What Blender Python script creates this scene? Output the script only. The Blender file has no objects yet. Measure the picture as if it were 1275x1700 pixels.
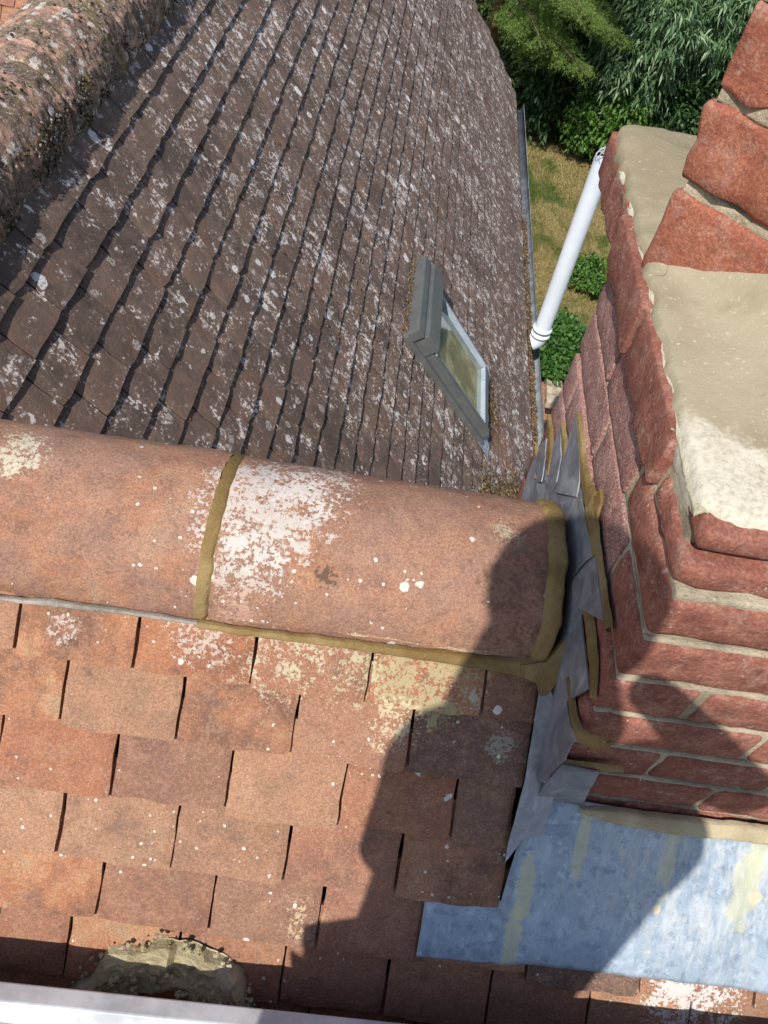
import bpy, bmesh, math, random
from math import sin, cos, tan, radians, pi, sqrt, atan2, asin
from mathutils import Vector, Matrix, noise as mn
import numpy as np
V = Vector
SC = bpy.context.scene
COL = SC.collection

# ------------------------------------------------------------------ camera, sky, sun, exposure
PITCH, ROLL, YAW, FPX = radians(50.744), radians(12.111), radians(4.338), 1277.0
fw = V((sin(YAW)*cos(PITCH), cos(YAW)*cos(PITCH), -sin(PITCH)))
rt0 = V((cos(YAW), -sin(YAW), 0)); up0 = rt0.cross(fw)
ir = rt0*cos(ROLL) + up0*sin(ROLL); iu = up0*cos(ROLL) - rt0*sin(ROLL)
cam = bpy.data.cameras.new('camera'); camo = bpy.data.objects.new('camera', cam); COL.objects.link(camo)
camo.matrix_world = Matrix(((ir.x, iu.x, -fw.x, 0), (ir.y, iu.y, -fw.y, 0), (ir.z, iu.z, -fw.z, 0), (0, 0, 0, 1)))
cam.sensor_fit = 'VERTICAL'; cam.sensor_height = 24.0; cam.lens = 24.0*FPX/1700.0
cam.clip_start = 0.02; cam.clip_end = 2000
SC.camera = camo
SUN = V((-0.27, -0.57, 0.775)).normalized()
world = bpy.data.worlds.new('World'); SC.world = world; world.use_nodes = True
wn = world.node_tree; bg = wn.nodes['Background']
sky = wn.nodes.new('ShaderNodeTexSky'); sky.sky_type = 'NISHITA'; sky.sun_disc = False
sky.sun_elevation = asin(SUN.z); sky.sun_rotation = atan2(SUN.x, SUN.y)
wn.links.new(sky.outputs[0], bg.inputs[0]); bg.inputs[1].default_value = 0.115
sl = bpy.data.lights.new('sun', 'SUN'); sl.energy = 4.3; sl.angle = radians(0.55); sl.color = (1.0, 0.955, 0.88)
so = bpy.data.objects.new('sun', sl); COL.objects.link(so)
so.rotation_euler = SUN.to_track_quat('Z', 'Y').to_euler(); so.location = (-20, -40, 55)
SC.view_settings.view_transform = 'Standard'; SC.view_settings.look = 'None'
SC.view_settings.exposure = 0.27; SC.view_settings.gamma = 1.0
SC.view_settings.use_curve_mapping = False
SC.cycles.max_bounces = 6; SC.cycles.transparent_max_bounces = 12
GZ = -5.9                                   # ground level

# ------------------------------------------------------------------ tracing a measured outline onto a real plane
def ray(x, y): return fw + ir*((x-637.5)/FPX) - iu*((y-850.0)/FPX)
def on(x, y, pl):
    d = ray(x, y); return d*(pl[1]/pl[0].dot(d))
QA, QB = radians(47.372), radians(50.647)   # pitch of the near slope and of the dark slope
NN = V((0, -sin(QA), cos(QA))); NEAR = (NN, NN.dot(V((0, .486, -1.031))))
NB = V((sin(QB), 0, cos(QB))); BROWN = (NB, -2.005*cos(QB))
def off(pl, d): return (pl[0], pl[1]+d)
def bp(s, y, h=0): return V((s*cos(QB), y, -2.005-s*sin(QB)))+NB*h

# ------------------------------------------------------------------ object helpers
def link(o, parent=None):
    COL.objects.link(o)
    if parent is not None: o.parent = parent
    return o
def tag(o, label=None, cat=None, group=None, kind=None):
    if label: o['label'] = label
    if cat: o['category'] = cat
    if group: o['group'] = group
    if kind: o['kind'] = kind
    return o
def empty(name, loc=(0, 0, 0)):
    o = bpy.data.objects.new(name, None); o.location = loc; o.empty_display_size = .1
    return link(o)
def mesh(name, vs, fs, mat=None, smooth=False):
    me = bpy.data.meshes.new(name); me.from_pydata([tuple(v) for v in vs], [], fs); me.update()
    if mat: me.materials.append(mat)
    if smooth: me.polygons.foreach_set('use_smooth', [True]*len(me.polygons))
    return me
def obj(name, me, parent=None, mat=None):
    o = bpy.data.objects.new(name, me); link(o, parent)
    if parent is not None:      # geometry is written in world coordinates; parents are unrotated
        o.matrix_parent_inverse = Matrix.Translation(-parent.location)
    return o
def bmobj(name, bm, mat, parent=None, smooth=False):
    bmesh.ops.recalc_face_normals(bm, faces=bm.faces)
    me = bpy.data.meshes.new(name); bm.to_mesh(me); bm.free()
    me.materials.append(mat)
    if smooth: me.polygons.foreach_set('use_smooth', [True]*len(me.polygons))
    return obj(name, me, parent)
def box(bm, o, ex, ey, ez, x0, x1, y0, y1, z0, z1):
    vs = [bm.verts.new(o+ex*x+ey*y+ez*z) for x in (x0, x1) for y in (y0, y1) for z in (z0, z1)]
    for f in ((0, 1, 3, 2), (4, 6, 7, 5), (0, 4, 5, 1), (2, 3, 7, 6), (0, 2, 6, 4), (1, 5, 7, 3)):
        bm.faces.new([vs[i] for i in f])
X, Y, Z, O = V((1, 0, 0)), V((0, 1, 0)), V((0, 0, 1)), V((0, 0, 0))
def boxo(name, mat, parent, o, ex, ey, ez, dims, bev=0.0):
    bm = bmesh.new(); box(bm, o, ex, ey, ez, *dims)
    if bev: bmesh.ops.bevel(bm, geom=bm.edges[:], offset=bev, segments=2, affect='EDGES', profile=.6)
    return bmobj(name, bm, mat, parent, False)
def tube(bm, a, b, r, n=16, cap=True, r2=None):
    d = (b-a).normalized(); p = d.orthogonal().normalized(); q = d.cross(p); r2 = r2 or r
    A = [bm.verts.new(a+(p*cos(t)+q*sin(t))*r) for t in [2*pi*i/n for i in range(n)]]
    B = [bm.verts.new(b+(p*cos(t)+q*sin(t))*r2) for t in [2*pi*i/n for i in range(n)]]
    for i in range(n): bm.faces.new((A[i], A[(i+1) % n], B[(i+1) % n], B[i]))
    if cap: bm.faces.new(A[::-1]); bm.faces.new(B)
def fbm(p, s, o=3): return mn.fractal(p*s, 1.0, 2.1, o)

# ------------------------------------------------------------------ node helpers
class M:
    def __init__(s, name, rough=.85, metal=0.0, spec=.3):
        s.m = bpy.data.materials.new(name); s.m.use_nodes = True; s.t = s.m.node_tree
        s.b = s.t.nodes['Principled BSDF']; s.b.inputs['Roughness'].default_value = rough
        s.b.inputs['Metallic'].default_value = metal; s.b.inputs['Specular IOR Level'].default_value = spec
        s.pos = s.n('ShaderNodeNewGeometry').outputs['Position']
    def n(s, k, **kw):
        nd = s.t.nodes.new(k)
        for a, b in kw.items(): setattr(nd, a, b)
        return nd
    def put(s, sock, v):
        if hasattr(v, 'links') or isinstance(v, bpy.types.NodeSocket): s.t.links.new(v, sock)
        elif v is not None:
            if isinstance(v, tuple) and len(v) == 3 and sock.type == 'RGBA': v = v+(1,)
            sock.default_value = v
    def noise(s, scale, det=4, rough=.6, vec=None, dist=0, col=False):
        nd = s.n('ShaderNodeTexNoise'); s.put(nd.inputs['Vector'], vec or s.pos)
        nd.inputs['Scale'].default_value = scale; nd.inputs['Detail'].default_value = det
        nd.inputs['Roughness'].default_value = rough; nd.inputs['Distortion'].default_value = dist
        return nd.outputs['Color' if col else 'Fac']
    def vor(s, scale, vec=None, feat='F1'):
        nd = s.n('ShaderNodeTexVoronoi'); nd.feature = feat; s.put(nd.inputs['Vector'], vec or s.pos)
        nd.inputs['Scale'].default_value = scale
        return nd.outputs['Distance'], nd.outputs['Color'] if feat == 'F1' else None
    def math(s, op, a, b=0.5, c=None, clamp=False):
        nd = s.n('ShaderNodeMath'); nd.operation = op; nd.use_clamp = clamp
        s.put(nd.inputs[0], a); s.put(nd.inputs[1], b)
        if c is not None: s.put(nd.inputs[2], c)
        return nd.outputs[0]
    def vmath(s, op, a, b):
        nd = s.n('ShaderNodeVectorMath'); nd.operation = op
        s.put(nd.inputs[0], a)
        if b is not None: s.put(nd.inputs[1], b)
        return nd.outputs['Value'] if op in ('LENGTH', 'DISTANCE', 'DOT_PRODUCT') else nd.outputs[0]
    def scl(s, a, k):
        nd = s.n('ShaderNodeVectorMath'); nd.operation = 'SCALE'; s.put(nd.inputs[0], a); nd.inputs['Scale'].default_value = k
        return nd.outputs[0]
    def step(s, v, lo, hi, out0=0.0, out1=1.0):
        nd = s.n('ShaderNodeMapRange'); nd.interpolation_type = 'SMOOTHSTEP'
        s.put(nd.inputs[0], v); s.put(nd.inputs[1], lo); s.put(nd.inputs[2], hi)
        nd.inputs[3].default_value = out0; nd.inputs[4].default_value = out1
        return nd.outputs[0]
    def mix(s, f, a, b, mode='MIX'):
        nd = s.n('ShaderNodeMix'); nd.data_type = 'RGBA'; nd.blend_type = mode
        s.put(nd.inputs[0], f); s.put(nd.inputs[6], a); s.put(nd.inputs[7], b)
        return nd.outputs[2]
    def ramp(s, f, *stops):
        nd = s.n('ShaderNodeValToRGB'); cr = nd.color_ramp
        while len(cr.elements) < len(stops): cr.elements.new(.5)
        for e, (p, c) in zip(cr.elements, stops): e.position = p; e.color = tuple(c)+(1,)
        s.put(nd.inputs[0], f); return nd.outputs[0]
    def attr(s, name):
        nd = s.n('ShaderNodeAttribute'); nd.attribute_type = 'OBJECT'; nd.attribute_name = name; return nd.outputs['Fac']
    def rnd(s): return s.n('ShaderNodeObjectInfo').outputs['Random']
    def island(s): return s.n('ShaderNodeNewGeometry').outputs['Random Per Island']
    def bump(s, h, st=.5, d=.002, prev=None):
        nd = s.n('ShaderNodeBump'); nd.inputs['Strength'].default_value = st; nd.inputs['Distance'].default_value = d
        s.put(nd.inputs['Height'], h)
        if prev: s.put(nd.inputs['Normal'], prev)
        return nd.outputs[0]
    def out(s, col=None, nrm=None, rough=None):
        s.put(s.b.inputs['Base Color'], col)
        if nrm: s.put(s.b.inputs['Normal'], nrm)
        if rough is not None: s.put(s.b.inputs['Roughness'], rough)
        return s.m
    def warp(s, amp, sc=60):
        n = s.noise(sc, 3, .6, col=True)
        return s.vmath('ADD', s.pos, s.scl(s.vmath('SUBTRACT', n, (.5, .5, .5)), amp))
    def spots(s, scale, rmax, keep, warp=None, soft=.06):
        """round lichen spots: one per cell, random size, only a share `keep` of the cells (value or socket)"""
        d, c = s.vor(scale, warp)
        sep = s.n('ShaderNodeSeparateColor'); s.put(sep.inputs[0], c)
        r = s.math('MULTIPLY', sep.outputs[0], rmax)
        on_ = s.math('LESS_THAN', sep.outputs[1], keep)
        m = s.step(s.math('SUBTRACT', r, d), 0.0, soft)
        return s.math('MULTIPLY', m, on_)
    def comb(s, v):
        nd = s.n('ShaderNodeCombineXYZ'); s.put(nd.inputs[0], v); s.put(nd.inputs[1], s.math('MULTIPLY', v, 1.7)); return nd.outputs[0]
    def dark(s):
        sp = s.n('ShaderNodeSeparateColor'); s.put(sp.inputs[0], s.n('ShaderNodeObjectInfo').outputs['Color']); return sp.outputs[0]
    def near(s, p, r0, r1, sc=(1, 1, 1)):
        """1 inside r0 of a place in the world, fading to 0 at r1"""
        v = s.vmath('SUBTRACT', s.pos, tuple(p)); v = s.vmath('MULTIPLY', v, sc)
        return s.step(s.vmath('LENGTH', v, None), r1, r0)

def terracotta(name, patches, dens=.16, ridge=False):
    m = M(name, .9, 0, .2)
    pv_ = m.vmath('ADD', m.pos, m.scl(m.comb(m.rnd()), 37.0)) if not ridge else m.pos
    big = m.noise(7, 3, .55, vec=pv_, dist=.3); mid = m.noise(24, 6, .68, vec=pv_); fine = m.noise(330, 3, .7); grit = m.noise(1100, 2, .7)
    c = m.ramp(m.math('ADD', m.math('MULTIPLY', big, .55), m.math('MULTIPLY', mid, .45)),
               (.37, (.15, .080, .055)), (.45, (.29, .135, .078)), (.515, (.43, .185, .092)), (.585, (.48, .26, .140)), (.66, (.40, .28, .175)))
    if not ridge:
        tone = m.rnd()
        c = m.mix(m.step(tone, .35, .75, .0, .62), c, (.27, .135, .098))
        c = m.mix(m.step(m.math('FRACT', m.math('MULTIPLY', tone, 7.3)), .45, .9, 0, .55), c, (.50, .30, .18))
        c = m.mix(m.step(m.math('FRACT', m.math('MULTIPLY', tone, 13.7)), .6, 1, 0, .5), c, (.44, .155, .068))
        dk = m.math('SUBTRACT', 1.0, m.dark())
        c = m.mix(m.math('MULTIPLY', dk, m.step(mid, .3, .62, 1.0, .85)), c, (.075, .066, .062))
    else:
        c = m.mix(m.step(m.noise(9, 4, .6, dist=.5), .40, .6, .15, .9), c, (.27, .155, .118)); c = m.mix(m.step(m.noise(5, 5, .7), .38, .62, .05, .42), c, (.46, .275, .195)); c = m.mix(m.step(m.noise(11, 6, .8, dist=.9), .52, .66, 0, .55), c, (.19, .11, .085))
        c = m.mix(m.step(m.noise(22, 6, .75, dist=.4), .55, .70, 0, .5), c, (.52, .22, .115))
    c = m.mix(m.step(m.noise(6, 6, .75, vec=pv_, dist=.6), .53, .68, 0, .55), c, (.13, .09, .07))
    c = m.mix(m.step(m.noise(30, 6, .8), .46, .66, 0, .38), c, (.49, .29, .19))
    c = m.mix(m.step(m.noise(17, 6, .8, vec=pv_, dist=.8), .54, .68, 0, .5), c, (.20, .10, .068))
    c = m.mix(m.step(m.noise(85, 5, .8), .60, .68, 0, .45), c, (.55, .20, .085))
    c = m.mix(m.step(m.noise(42, 5, .75), .58, .70, 0, .6), c, (.10, .07, .055))
    c = m.mix(m.step(fine, .35, .66, .5, 0), c, (.12, .06, .045)); c = m.mix(m.step(m.noise(190, 5, .8), .50, .64, 0, .35), c, (.50, .30, .20))
    c = m.mix(m.step(m.noise(700, 2, .6), .62, .72, 0, .75), c, (.62, .42, .30))
    w = m.warp(.006, 140)
    lich = m.spots(42, .36, m.math('MULTIPLY', m.step(m.noise(4, 3), .42, .66), dens), w)
    l2 = m.spots(120, .40, m.math('MULTIPLY', m.step(m.noise(7, 3), .45, .65), dens*1.5), w)
    lich = m.math('MAXIMUM', lich, l2)
    c = m.mix(m.spots(9.5, .13, .10, w, .03), c, (.035, .032, .028))
    crust = m.noise(165, 4, .72)
    for (p, r0, r1, col, amt) in patches:
        a = m.math('MULTIPLY', m.near(p, r0, r1), amt)
        val = m.math('ADD', crust, m.math('MULTIPLY', a, .215))
        val = m.math('ADD', val, m.math('MULTIPLY', m.math('SUBTRACT', m.noise(38, 4, .65), .5), .75))
        msk = m.math('MULTIPLY', m.step(val, .60, .70), m.step(a, .02, .2))
        c = m.mix(m.math('MULTIPLY', msk, .74), c, col)
    c = m.mix(m.math('MULTIPLY', lich, .85), c, (.66, .62, .55))
    b = m.bump(m.noise(60, 5, .7), .5, .004)
    b = m.bump(fine, .55, .0016, b); b = m.bump(grit, .4, .0007, b)
    b = m.bump(lich, .5, .0012, b)
    return m.out(c, b)

WHT, YEL = (.52, .46, .40), (.40, .355, .20)
P = lambda x, y: on(x, y, NEAR)
m_tile = terracotta('terracotta_tile_clay', [
    (P(105, 1045), .0, .035, WHT, .75), (P(330, 1050), .01, .07, WHT, .75), (P(470, 1085), .02, .12, (.50, .44, .32), .5),
    (P(700, 1120), .05, .12, YEL, .85), (P(560, 1098), .03, .11, (.47, .42, .28), .5), (P(655, 1205), .01, .06, (.6, .5, .33), .7),
    (P(830, 1240), .008, .035, (.33, .33, .28), 1.0), (P(1150, 1660), .02, .11, (.72, .70, .68), .9), (P(790, 1160), .0, .03, WHT, .8),
    (P(500, 1530), .0, .05, (.60, .48, .28), .7)])
RC, RR = V((0, .69, -.985)), .140            # ridge axis and radius
def onridge(x, y):
    d = ray(x, y); c = RC
    a = d.y**2+d.z**2; b = -2*(d.y*c.y+d.z*c.z); k = c.y**2+c.z**2-RR**2
    D = b*b-4*a*k
    t = (-b-sqrt(D))/(2*a) if D > 0 else -b/(2*a)
    return d*t
m_ridge = terracotta('ridge_tile_clay', [
    (onridge(440, 840), .05, .125, (.57, .54, .50), 1.0), (onridge(400, 930), .02, .09, (.55, .51, .46), .85), (onridge(520, 800), .02, .10, (.62, .56, .50), .75),
    (onridge(30, 745), .01, .06, (.62, .58, .44), .95), (onridge(540, 955), .0, .028, (.05, .045, .04), 1.05), (onridge(850, 885), .0, .05, (.5, .45, .3), .8),
    (onridge(900, 985), .03, .16, (.14, .08, .06), .5), (onridge(395, 1010), .0, .07, (.5, .3, .22), .8)], dens=.18, ridge=True)

def dark_tile():
    m = M('weathered_dark_tile_clay', .93, 0, .15)
    mid = m.noise(13, 5, .65); big = m.noise(2.2, 3, .6)
    c = m.ramp(m.math('ADD', m.math('MULTIPLY', mid, .7), m.math('MULTIPLY', big, .3)), (.36, (.115, .082, .066)), (.48, (.19, .130, .102)), (.58, (.28, .178, .135)), (.70, (.37, .225, .16)))
    tn2 = m.math('FRACT', m.math('MULTIPLY', m.rnd(), 9.7))
    c = m.mix(m.step(m.rnd(), .35, .9, 0, .6), c, (.27, .175, .13)); c = m.mix(m.step(tn2, .45, .95, 0, .6), c, (.10, .075, .065))
    tn = m.noise(9.5, 1, .5)
    c = m.mix(m.step(tn, .56, .66, 0, .5), c, (.27, .15, .11))
    c = m.mix(m.step(m.noise(420, 3, .7), .4, .7, .45, 0), c, (.05, .04, .035))
    c = m.mix(m.math('MULTIPLY', m.near(bp(1.22, 3.02), .08, .26, (1, .8, 1)), .6), c, (.30, .15, .11))
    # far up the slope, away from the valley, lichen is denser
    sep = m.n('ShaderNodeSeparateXYZ'); m.put(sep.inputs[0], m.pos)
    far = m.step(sep.outputs[1], 1.2, 2.8, .30, 1.1)
    w = m.warp(.016, 60)
    pat = m.step(m.noise(5.5, 4, .6), .36, .62)
    dens = m.math('MULTIPLY', pat, far)
    s1 = m.spots(30, .60, m.math('MULTIPLY', dens, .62), w, .10)
    s2 = m.spots(95, .55, m.math('MULTIPLY', dens, .45), w, .10)
    s3 = m.spots(9, .26, .13, m.warp(.03, 50), .03)
    s4 = m.spots(20, .42, m.math('MULTIPLY', dens, .42), w, .06)
    broken = m.step(m.noise(190, 4, .7), .40, .52)
    s1 = m.math('MULTIPLY', s1, broken); s4 = m.math('MULTIPLY', s4, m.step(m.noise(150, 4, .7), .36, .46))
    c = m.mix(m.math('MULTIPLY', m.spots(33, .4, .16, w, .08), .5), c, (.10, .105, .06))
    c = m.mix(m.math('MULTIPLY', m.step(m.noise(60, 6, .8), .50, .62), m.math('MULTIPLY', dens, .45)), c, (.42, .33, .28))
    cv = m.math('ADD', m.noise(88, 5, .70), m.math('MULTIPLY', m.math('SUBTRACT', m.noise(17, 3, .6), .5), .75))
    cv = m.math('ADD', cv, m.math('MULTIPLY', m.math('SUBTRACT', m.noise(3.6, 3, .6), .5), .45))
    cv = m.math('ADD', cv, m.math('MULTIPLY', far, .055))
    cw = m.step(cv, .672, .715)
    c = m.mix(m.math('MULTIPLY', m.step(cv, .56, .70), .38), c, (.40, .30, .25))
    c = m.mix(m.math('MULTIPLY', cw, .88), c, (.76, .68, .63))
    c = m.mix(m.math('MULTIPLY', s2, .5), c, (.46, .42, .39))
    c = m.mix(m.math('MULTIPLY', s1, .75), c, (.60, .53, .49))
    c = m.mix(m.math('MULTIPLY', s4, .92), c, (.72, .69, .67))
    c = m.mix(m.math('MULTIPLY', m.math('MULTIPLY', s3, m.step(m.noise(110, 4, .7), .30, .40)), .95), c, (.80, .75, .74))
    b = m.bump(m.noise(75, 5, .75), .6, .004); b = m.bump(m.noise(420, 3, .7), .5, .0014, b); b = m.bump(m.math('MAXIMUM', s1, s3), .6, .0015, b)
    return m.out(c, b)
m_dark = dark_tile()

def moss_ridge():
    m = M('mossy_ridge_clay', .95, 0, .1)
    n1 = m.noise(12, 6, .75, dist=.6); n2 = m.noise(38, 5, .7)
    c = m.ramp(n1, (.36, (.10, .075, .055)), (.45, (.19, .13, .10)), (.52, (.31, .20, .15)), (.58, (.52, .29, .20)), (.68, (.62, .43, .34)))
    c = m.mix(m.step(m.noise(14, 6, .8), .50, .60, 0, .75), c, (.14, .13, .055))
    c = m.mix(m.step(m.noise(60, 5, .75), .54, .64, 0, .8), c, (.05, .04, .028)); c = m.mix(m.step(m.noise(120, 4, .75), .56, .62, 0, .7), c, (.60, .53, .47))
    w = m.warp(.02, 50)
    s = m.math('MULTIPLY', m.spots(36, .62, .5, w, .1), m.step(m.noise(170, 4, .7), .38, .48))
    c = m.mix(m.math('MULTIPLY', s, .85), c, (.60, .55, .50))
    c = m.mix(m.math('MULTIPLY', m.spots(9, .22, .14, w, .03), .9), c, (.66, .63, .48))
    b = m.bump(n2, .8, .010); b = m.bump(m.noise(170, 5, .75), .8, .004, b)
    return m.out(c, b)
m_mridge = moss_ridge()
def moss():
    m = M('moss_tufts', 1, 0, .05)
    c = m.ramp(m.island(), (0, (.04, .032, .022)), (.35, (.09, .07, .045)), (.55, (.13, .12, .06)), (.75, (.26, .17, .12)), (1, (.55, .50, .44)))
    return m.out(m.mix(m.step(m.noise(300, 3), .4, .6, 0, .5), c, (.04, .03, .02)), m.bump(m.noise(500, 3, .7), .8, .003))
m_moss = moss()

def brick(name, cols, salt=.3):
    m = M(name, .92, 0, .15)
    n = m.noise(16, 6, .7, dist=.4); n2 = m.noise(70, 5, .75)
    c = m.ramp(m.math('ADD', m.math('MULTIPLY', n, .6), m.math('MULTIPLY', n2, .4)), (.36, cols[0]), (.50, cols[1]), (.64, cols[2]))
    c = m.mix(m.step(m.rnd(), 0, 1, 0, .35), c, cols[0])
    c = m.mix(m.step(m.noise(34, 6, .8, dist=.4), .48, .66, 0, .5), c, (.50, .32, .25))
    c = m.mix(m.step(m.noise(21, 6, .8, dist=.4), .56, .70, 0, .6), c, (.11, .055, .045))
    c = m.mix(m.step(m.noise(260, 3, .7), .42, .62, .4, 0), c, (.09, .03, .025))
    w = m.warp(.008, 120)
    sp = m.math('MULTIPLY', m.spots(210, .5, m.math('MULTIPLY', m.step(m.noise(9, 4), .50, .66), .5*salt), w, .2), .6)
    c = m.mix(sp, c, (.62, .55, .50))
    if salt > 1: c = m.mix(m.step(m.noise(330, 3, .7), .53, .62, 0, .55), c, (.60, .50, .46))
    blo = m.math('MULTIPLY', m.step(m.noise(28, 6, .8), .60, .70), min(1, salt))
    c = m.mix(blo, c, (.48, .36, .31))
    b = m.bump(n, .3, .010); b = m.bump(n2, .5, .0045, b); b = m.bump(m.noise(260, 4, .75), .45, .0018, b)
    return m.out(c, b)
m_brick = brick('red_brick', ((.19, .078, .060), (.32, .125, .088), (.45, .205, .14)), .7)
m_brick_side = brick('sunlit_salted_brick', ((.24, .11, .09), (.38, .18, .15), (.50, .30, .25)), 1.6)  # salt specks, plus paler pink tones painted in for raking sun on this side
m_brick_dusk = brick('dull_brick', ((.15, .05, .037), (.25, .075, .05), (.35, .12, .075)), .4)
m_brick_up = brick('stack_brick', ((.26, .090, .058), (.39, .140, .085), (.48, .21, .135)), .08)

def mortar(name, a, b_, grit=.5, bm=.006):
    m = M(name, .95, 0, .1)
    n = m.noise(9, 5, .65, dist=.3); n2 = m.noise(90, 5, .75)
    c = m.mix(m.step(n, .36, .64), a, b_)
    c = m.mix(m.step(n2, .58, .74, 0, grit), c, tuple(min(1, k*1.6) for k in b_))
    c = m.mix(m.step(m.noise(140, 4, .8), .58, .7, 0, grit), c, tuple(k*.3 for k in a))
    b = m.bump(n2, .7, bm); b = m.bump(m.noise(420, 4, .75), .6, .0018, b)
    return m.out(c, b)
m_mort = mortar('old_mortar', (.30, .255, .18), (.54, .46, .34), .8, .009)
m_fresh = mortar('fresh_ochre_mortar', (.205, .135, .050), (.32, .228, .105), .4, .006)
m_pale = mortar('pale_mortar_crust', (.50, .45, .32), (.62, .58, .45), .4)
m_grey = mortar('grey_bedding_mortar', (.20, .175, .145), (.42, .38, .33), .6)
def flaunch():
    m = M('smooth_shoulder_mortar', .93, 0, .15)
    c = m.mix(m.step(m.noise(4.5, 4, .6, dist=.6), .38, .62), (.28, .235, .155), (.36, .31, .215))
    c = m.mix(m.step(m.noise(17, 5, .7, dist=.8), .56, .7, 0, .35), c, (.33, .27, .17))
    c = m.mix(m.step(m.noise(160, 4, .7), .60, .7, 0, .55), c, (.68, .62, .50))
    c = m.mix(m.step(m.noise(75, 5, .8), .60, .7, 0, .6), c, (.20, .17, .11)); c = m.mix(m.step(m.noise(6, 6, .75, dist=1.2), .52, .66, 0, .4), c, (.25, .215, .13))
    ck = m.vor(3.2, m.warp(.25, 6), 'DISTANCE_TO_EDGE')[0]; c = m.mix(m.math('MULTIPLY', m.step(ck, .006, .0), m.step(m.noise(3, 2), .5, .56)), c, (.16, .13, .09))
    w = m.math('MAXIMUM', m.near(on(1195, 830, (Z, -.54)), .03, .13), m.near(on(1130, 740, (Z, -.54)), .0, .08))
    w = m.step(m.math('ADD', w, m.math('MULTIPLY', m.math('SUBTRACT', m.noise(25, 6, .75), .5), 2.2)), .25, .85)
    c = m.mix(m.math('MULTIPLY', w, m.step(m.noise(150, 4, .7), .3, .6, .45, 1)), c, (.60, .56, .46))
    b = m.bump(m.noise(38, 5, .7), .35, .006); b = m.bump(m.noise(300, 4, .7), .5, .0013, b)
    return m.out(c, b)
m_flaunch = flaunch()

def lead(name, base, lo, streak=None, rough=.42):
    m = M(name, rough, .25, .5)
    v = m.vmath('MULTIPLY', m.pos, (7, 2.2, 2.2))
    n = m.noise(14, 6, .7, dist=1.2); st = m.noise(5, 5, .7, vec=v, dist=.6)
    c = m.mix(m.step(n, .38, .62), lo, base)
    c = m.mix(m.step(st, .56, .68, 0, .45), c, tuple(min(1, k*1.55) for k in base))
    r = m.step(n, .3, .7, rough-.1, rough+.18)
    return m, c, m.bump(m.noise(9, 3, .5), .45, .008, m.bump(n, .3, .003)), r
_m, _c, _b, _r = lead('new_grey_lead', (.31, .315, .34), (.20, .205, .225))
_c = _m.mix(_m.step(_m.noise(30, 5, .8, dist=2.5), .63, .68, 0, .7), _c, (.62, .60, .52))
m_lead = _m.out(_c, _b, _r)
_m, _c, _b, _r = lead('old_blue_lead', (.31, .38, .45), (.235, .30, .37), rough=.55)
_m.b.inputs['Metallic'].default_value = .08
_v = _m.vmath('MULTIPLY', _m.pos, (1.0, .45, .45))
_c = _m.mix(_m.step(_m.noise(60, 5, .7, vec=_v), .50, .66, 0, .5), _c, (.20, .25, .33))
_c = _m.mix(_m.step(_m.noise(52, 5, .72, dist=.2), .535, .60, 0, .5), _c, (.13, .17, .235))
_c = _m.mix(_m.step(_m.noise(38, 5, .72, dist=.2), .56, .64, 0, .5), _c, (.47, .56, .64))
_c = _m.mix(_m.step(_m.noise(26, 6, .8, vec=_v, dist=.3), .50, .66, 0, .38), _c, (.46, .54, .62))
for (px_, py_, sx) in ((870, 1470, 1), (845, 1560, 1), (965, 1400, 1.5), (1110, 1420, 1.2), (1235, 1470, .7), (1260, 1400, 1)):
    p_ = on(px_, py_, NEAR)
    f_ = _m.math('ADD', _m.near(p_, .0, .125, (5.0*sx, 1, 1)), _m.math('MULTIPLY', _m.math('SUBTRACT', _m.noise(30, 6, .8), .5), 2.2))
    f_ = _m.math('MULTIPLY', _m.step(f_, .30, .62), .75)
    _c = _m.mix(_m.math('MULTIPLY', f_, .8), _c, (.50, .48, .27))
_c = _m.mix(_m.math('MULTIPLY', _m.spots(30, .4, .13, _m.warp(.02, 50), .08), .8), _c, (.60, .48, .28))
_v = _m.vmath('MULTIPLY', _m.pos, (1.0, .25, .25))
_sunlit = _m.math('MULTIPLY', _m.near(on(1200, 1440, NEAR), .10, .26, (1, 1, 1)), _m.step(_m.noise(60, 6, .8, vec=_v), .42, .62))  # pale streaks that paint the apron's sunlit band into its colour
_c = _m.mix(_m.math('MULTIPLY', _sunlit, .45), _c, (.60, .59, .53))
m_leadblue = _m.out(_c, _b, _r)

def plain(name, col, rough=.5, metal=0, var=.15, sc=20, bmp=0.0, spec=.4):
    m = M(name, rough, metal, spec)
    c = m.mix(m.step(m.noise(sc, 5, .7), .35, .65, 0, 1), tuple(k*(1-var) for k in col), tuple(min(1, k*(1+var)) for k in col))
    return m.out(c, m.bump(m.noise(sc*3, 4), .4, bmp) if bmp else None)
m_alu = plain('aluminium_worn', (.60, .62, .65), .45, .12, .18, 12, .0006)
m_mesh = plain('dark_platform_mesh', (.06, .06, .065), .7, .2, .5, 160, .001)
m_wgrey = plain('grey_window_cladding', (.150, .158, .158), .45, .3, .12, 9)
m_wlight = plain('pale_window_trim', (.40, .46, .54), .4, .1, .1)
m_upvc = plain('white_plastic', (.70, .76, .84), .35, 0, .05, 3)
m_gut = plain('grey_gutter_plastic', (.20, .22, .24), .5, 0, .3, 8)
m_gap = plain('dark_underlay', (.018, .014, .012), 1, 0, .3)
m_wall = plain('house_wall_brick', (.32, .15, .10), .9, 0, .3, 4)
m_litter = M('leaf_litter', 1, 0, .1)
m_litter = m_litter.out(m_litter.ramp(m_litter.island(), (0, (.05, .032, .018)), (.4, (.13, .08, .04)), (.7, (.20, .125, .065)), (.9, (.34, .25, .16)), (1, (.09, .10, .04))))
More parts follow.
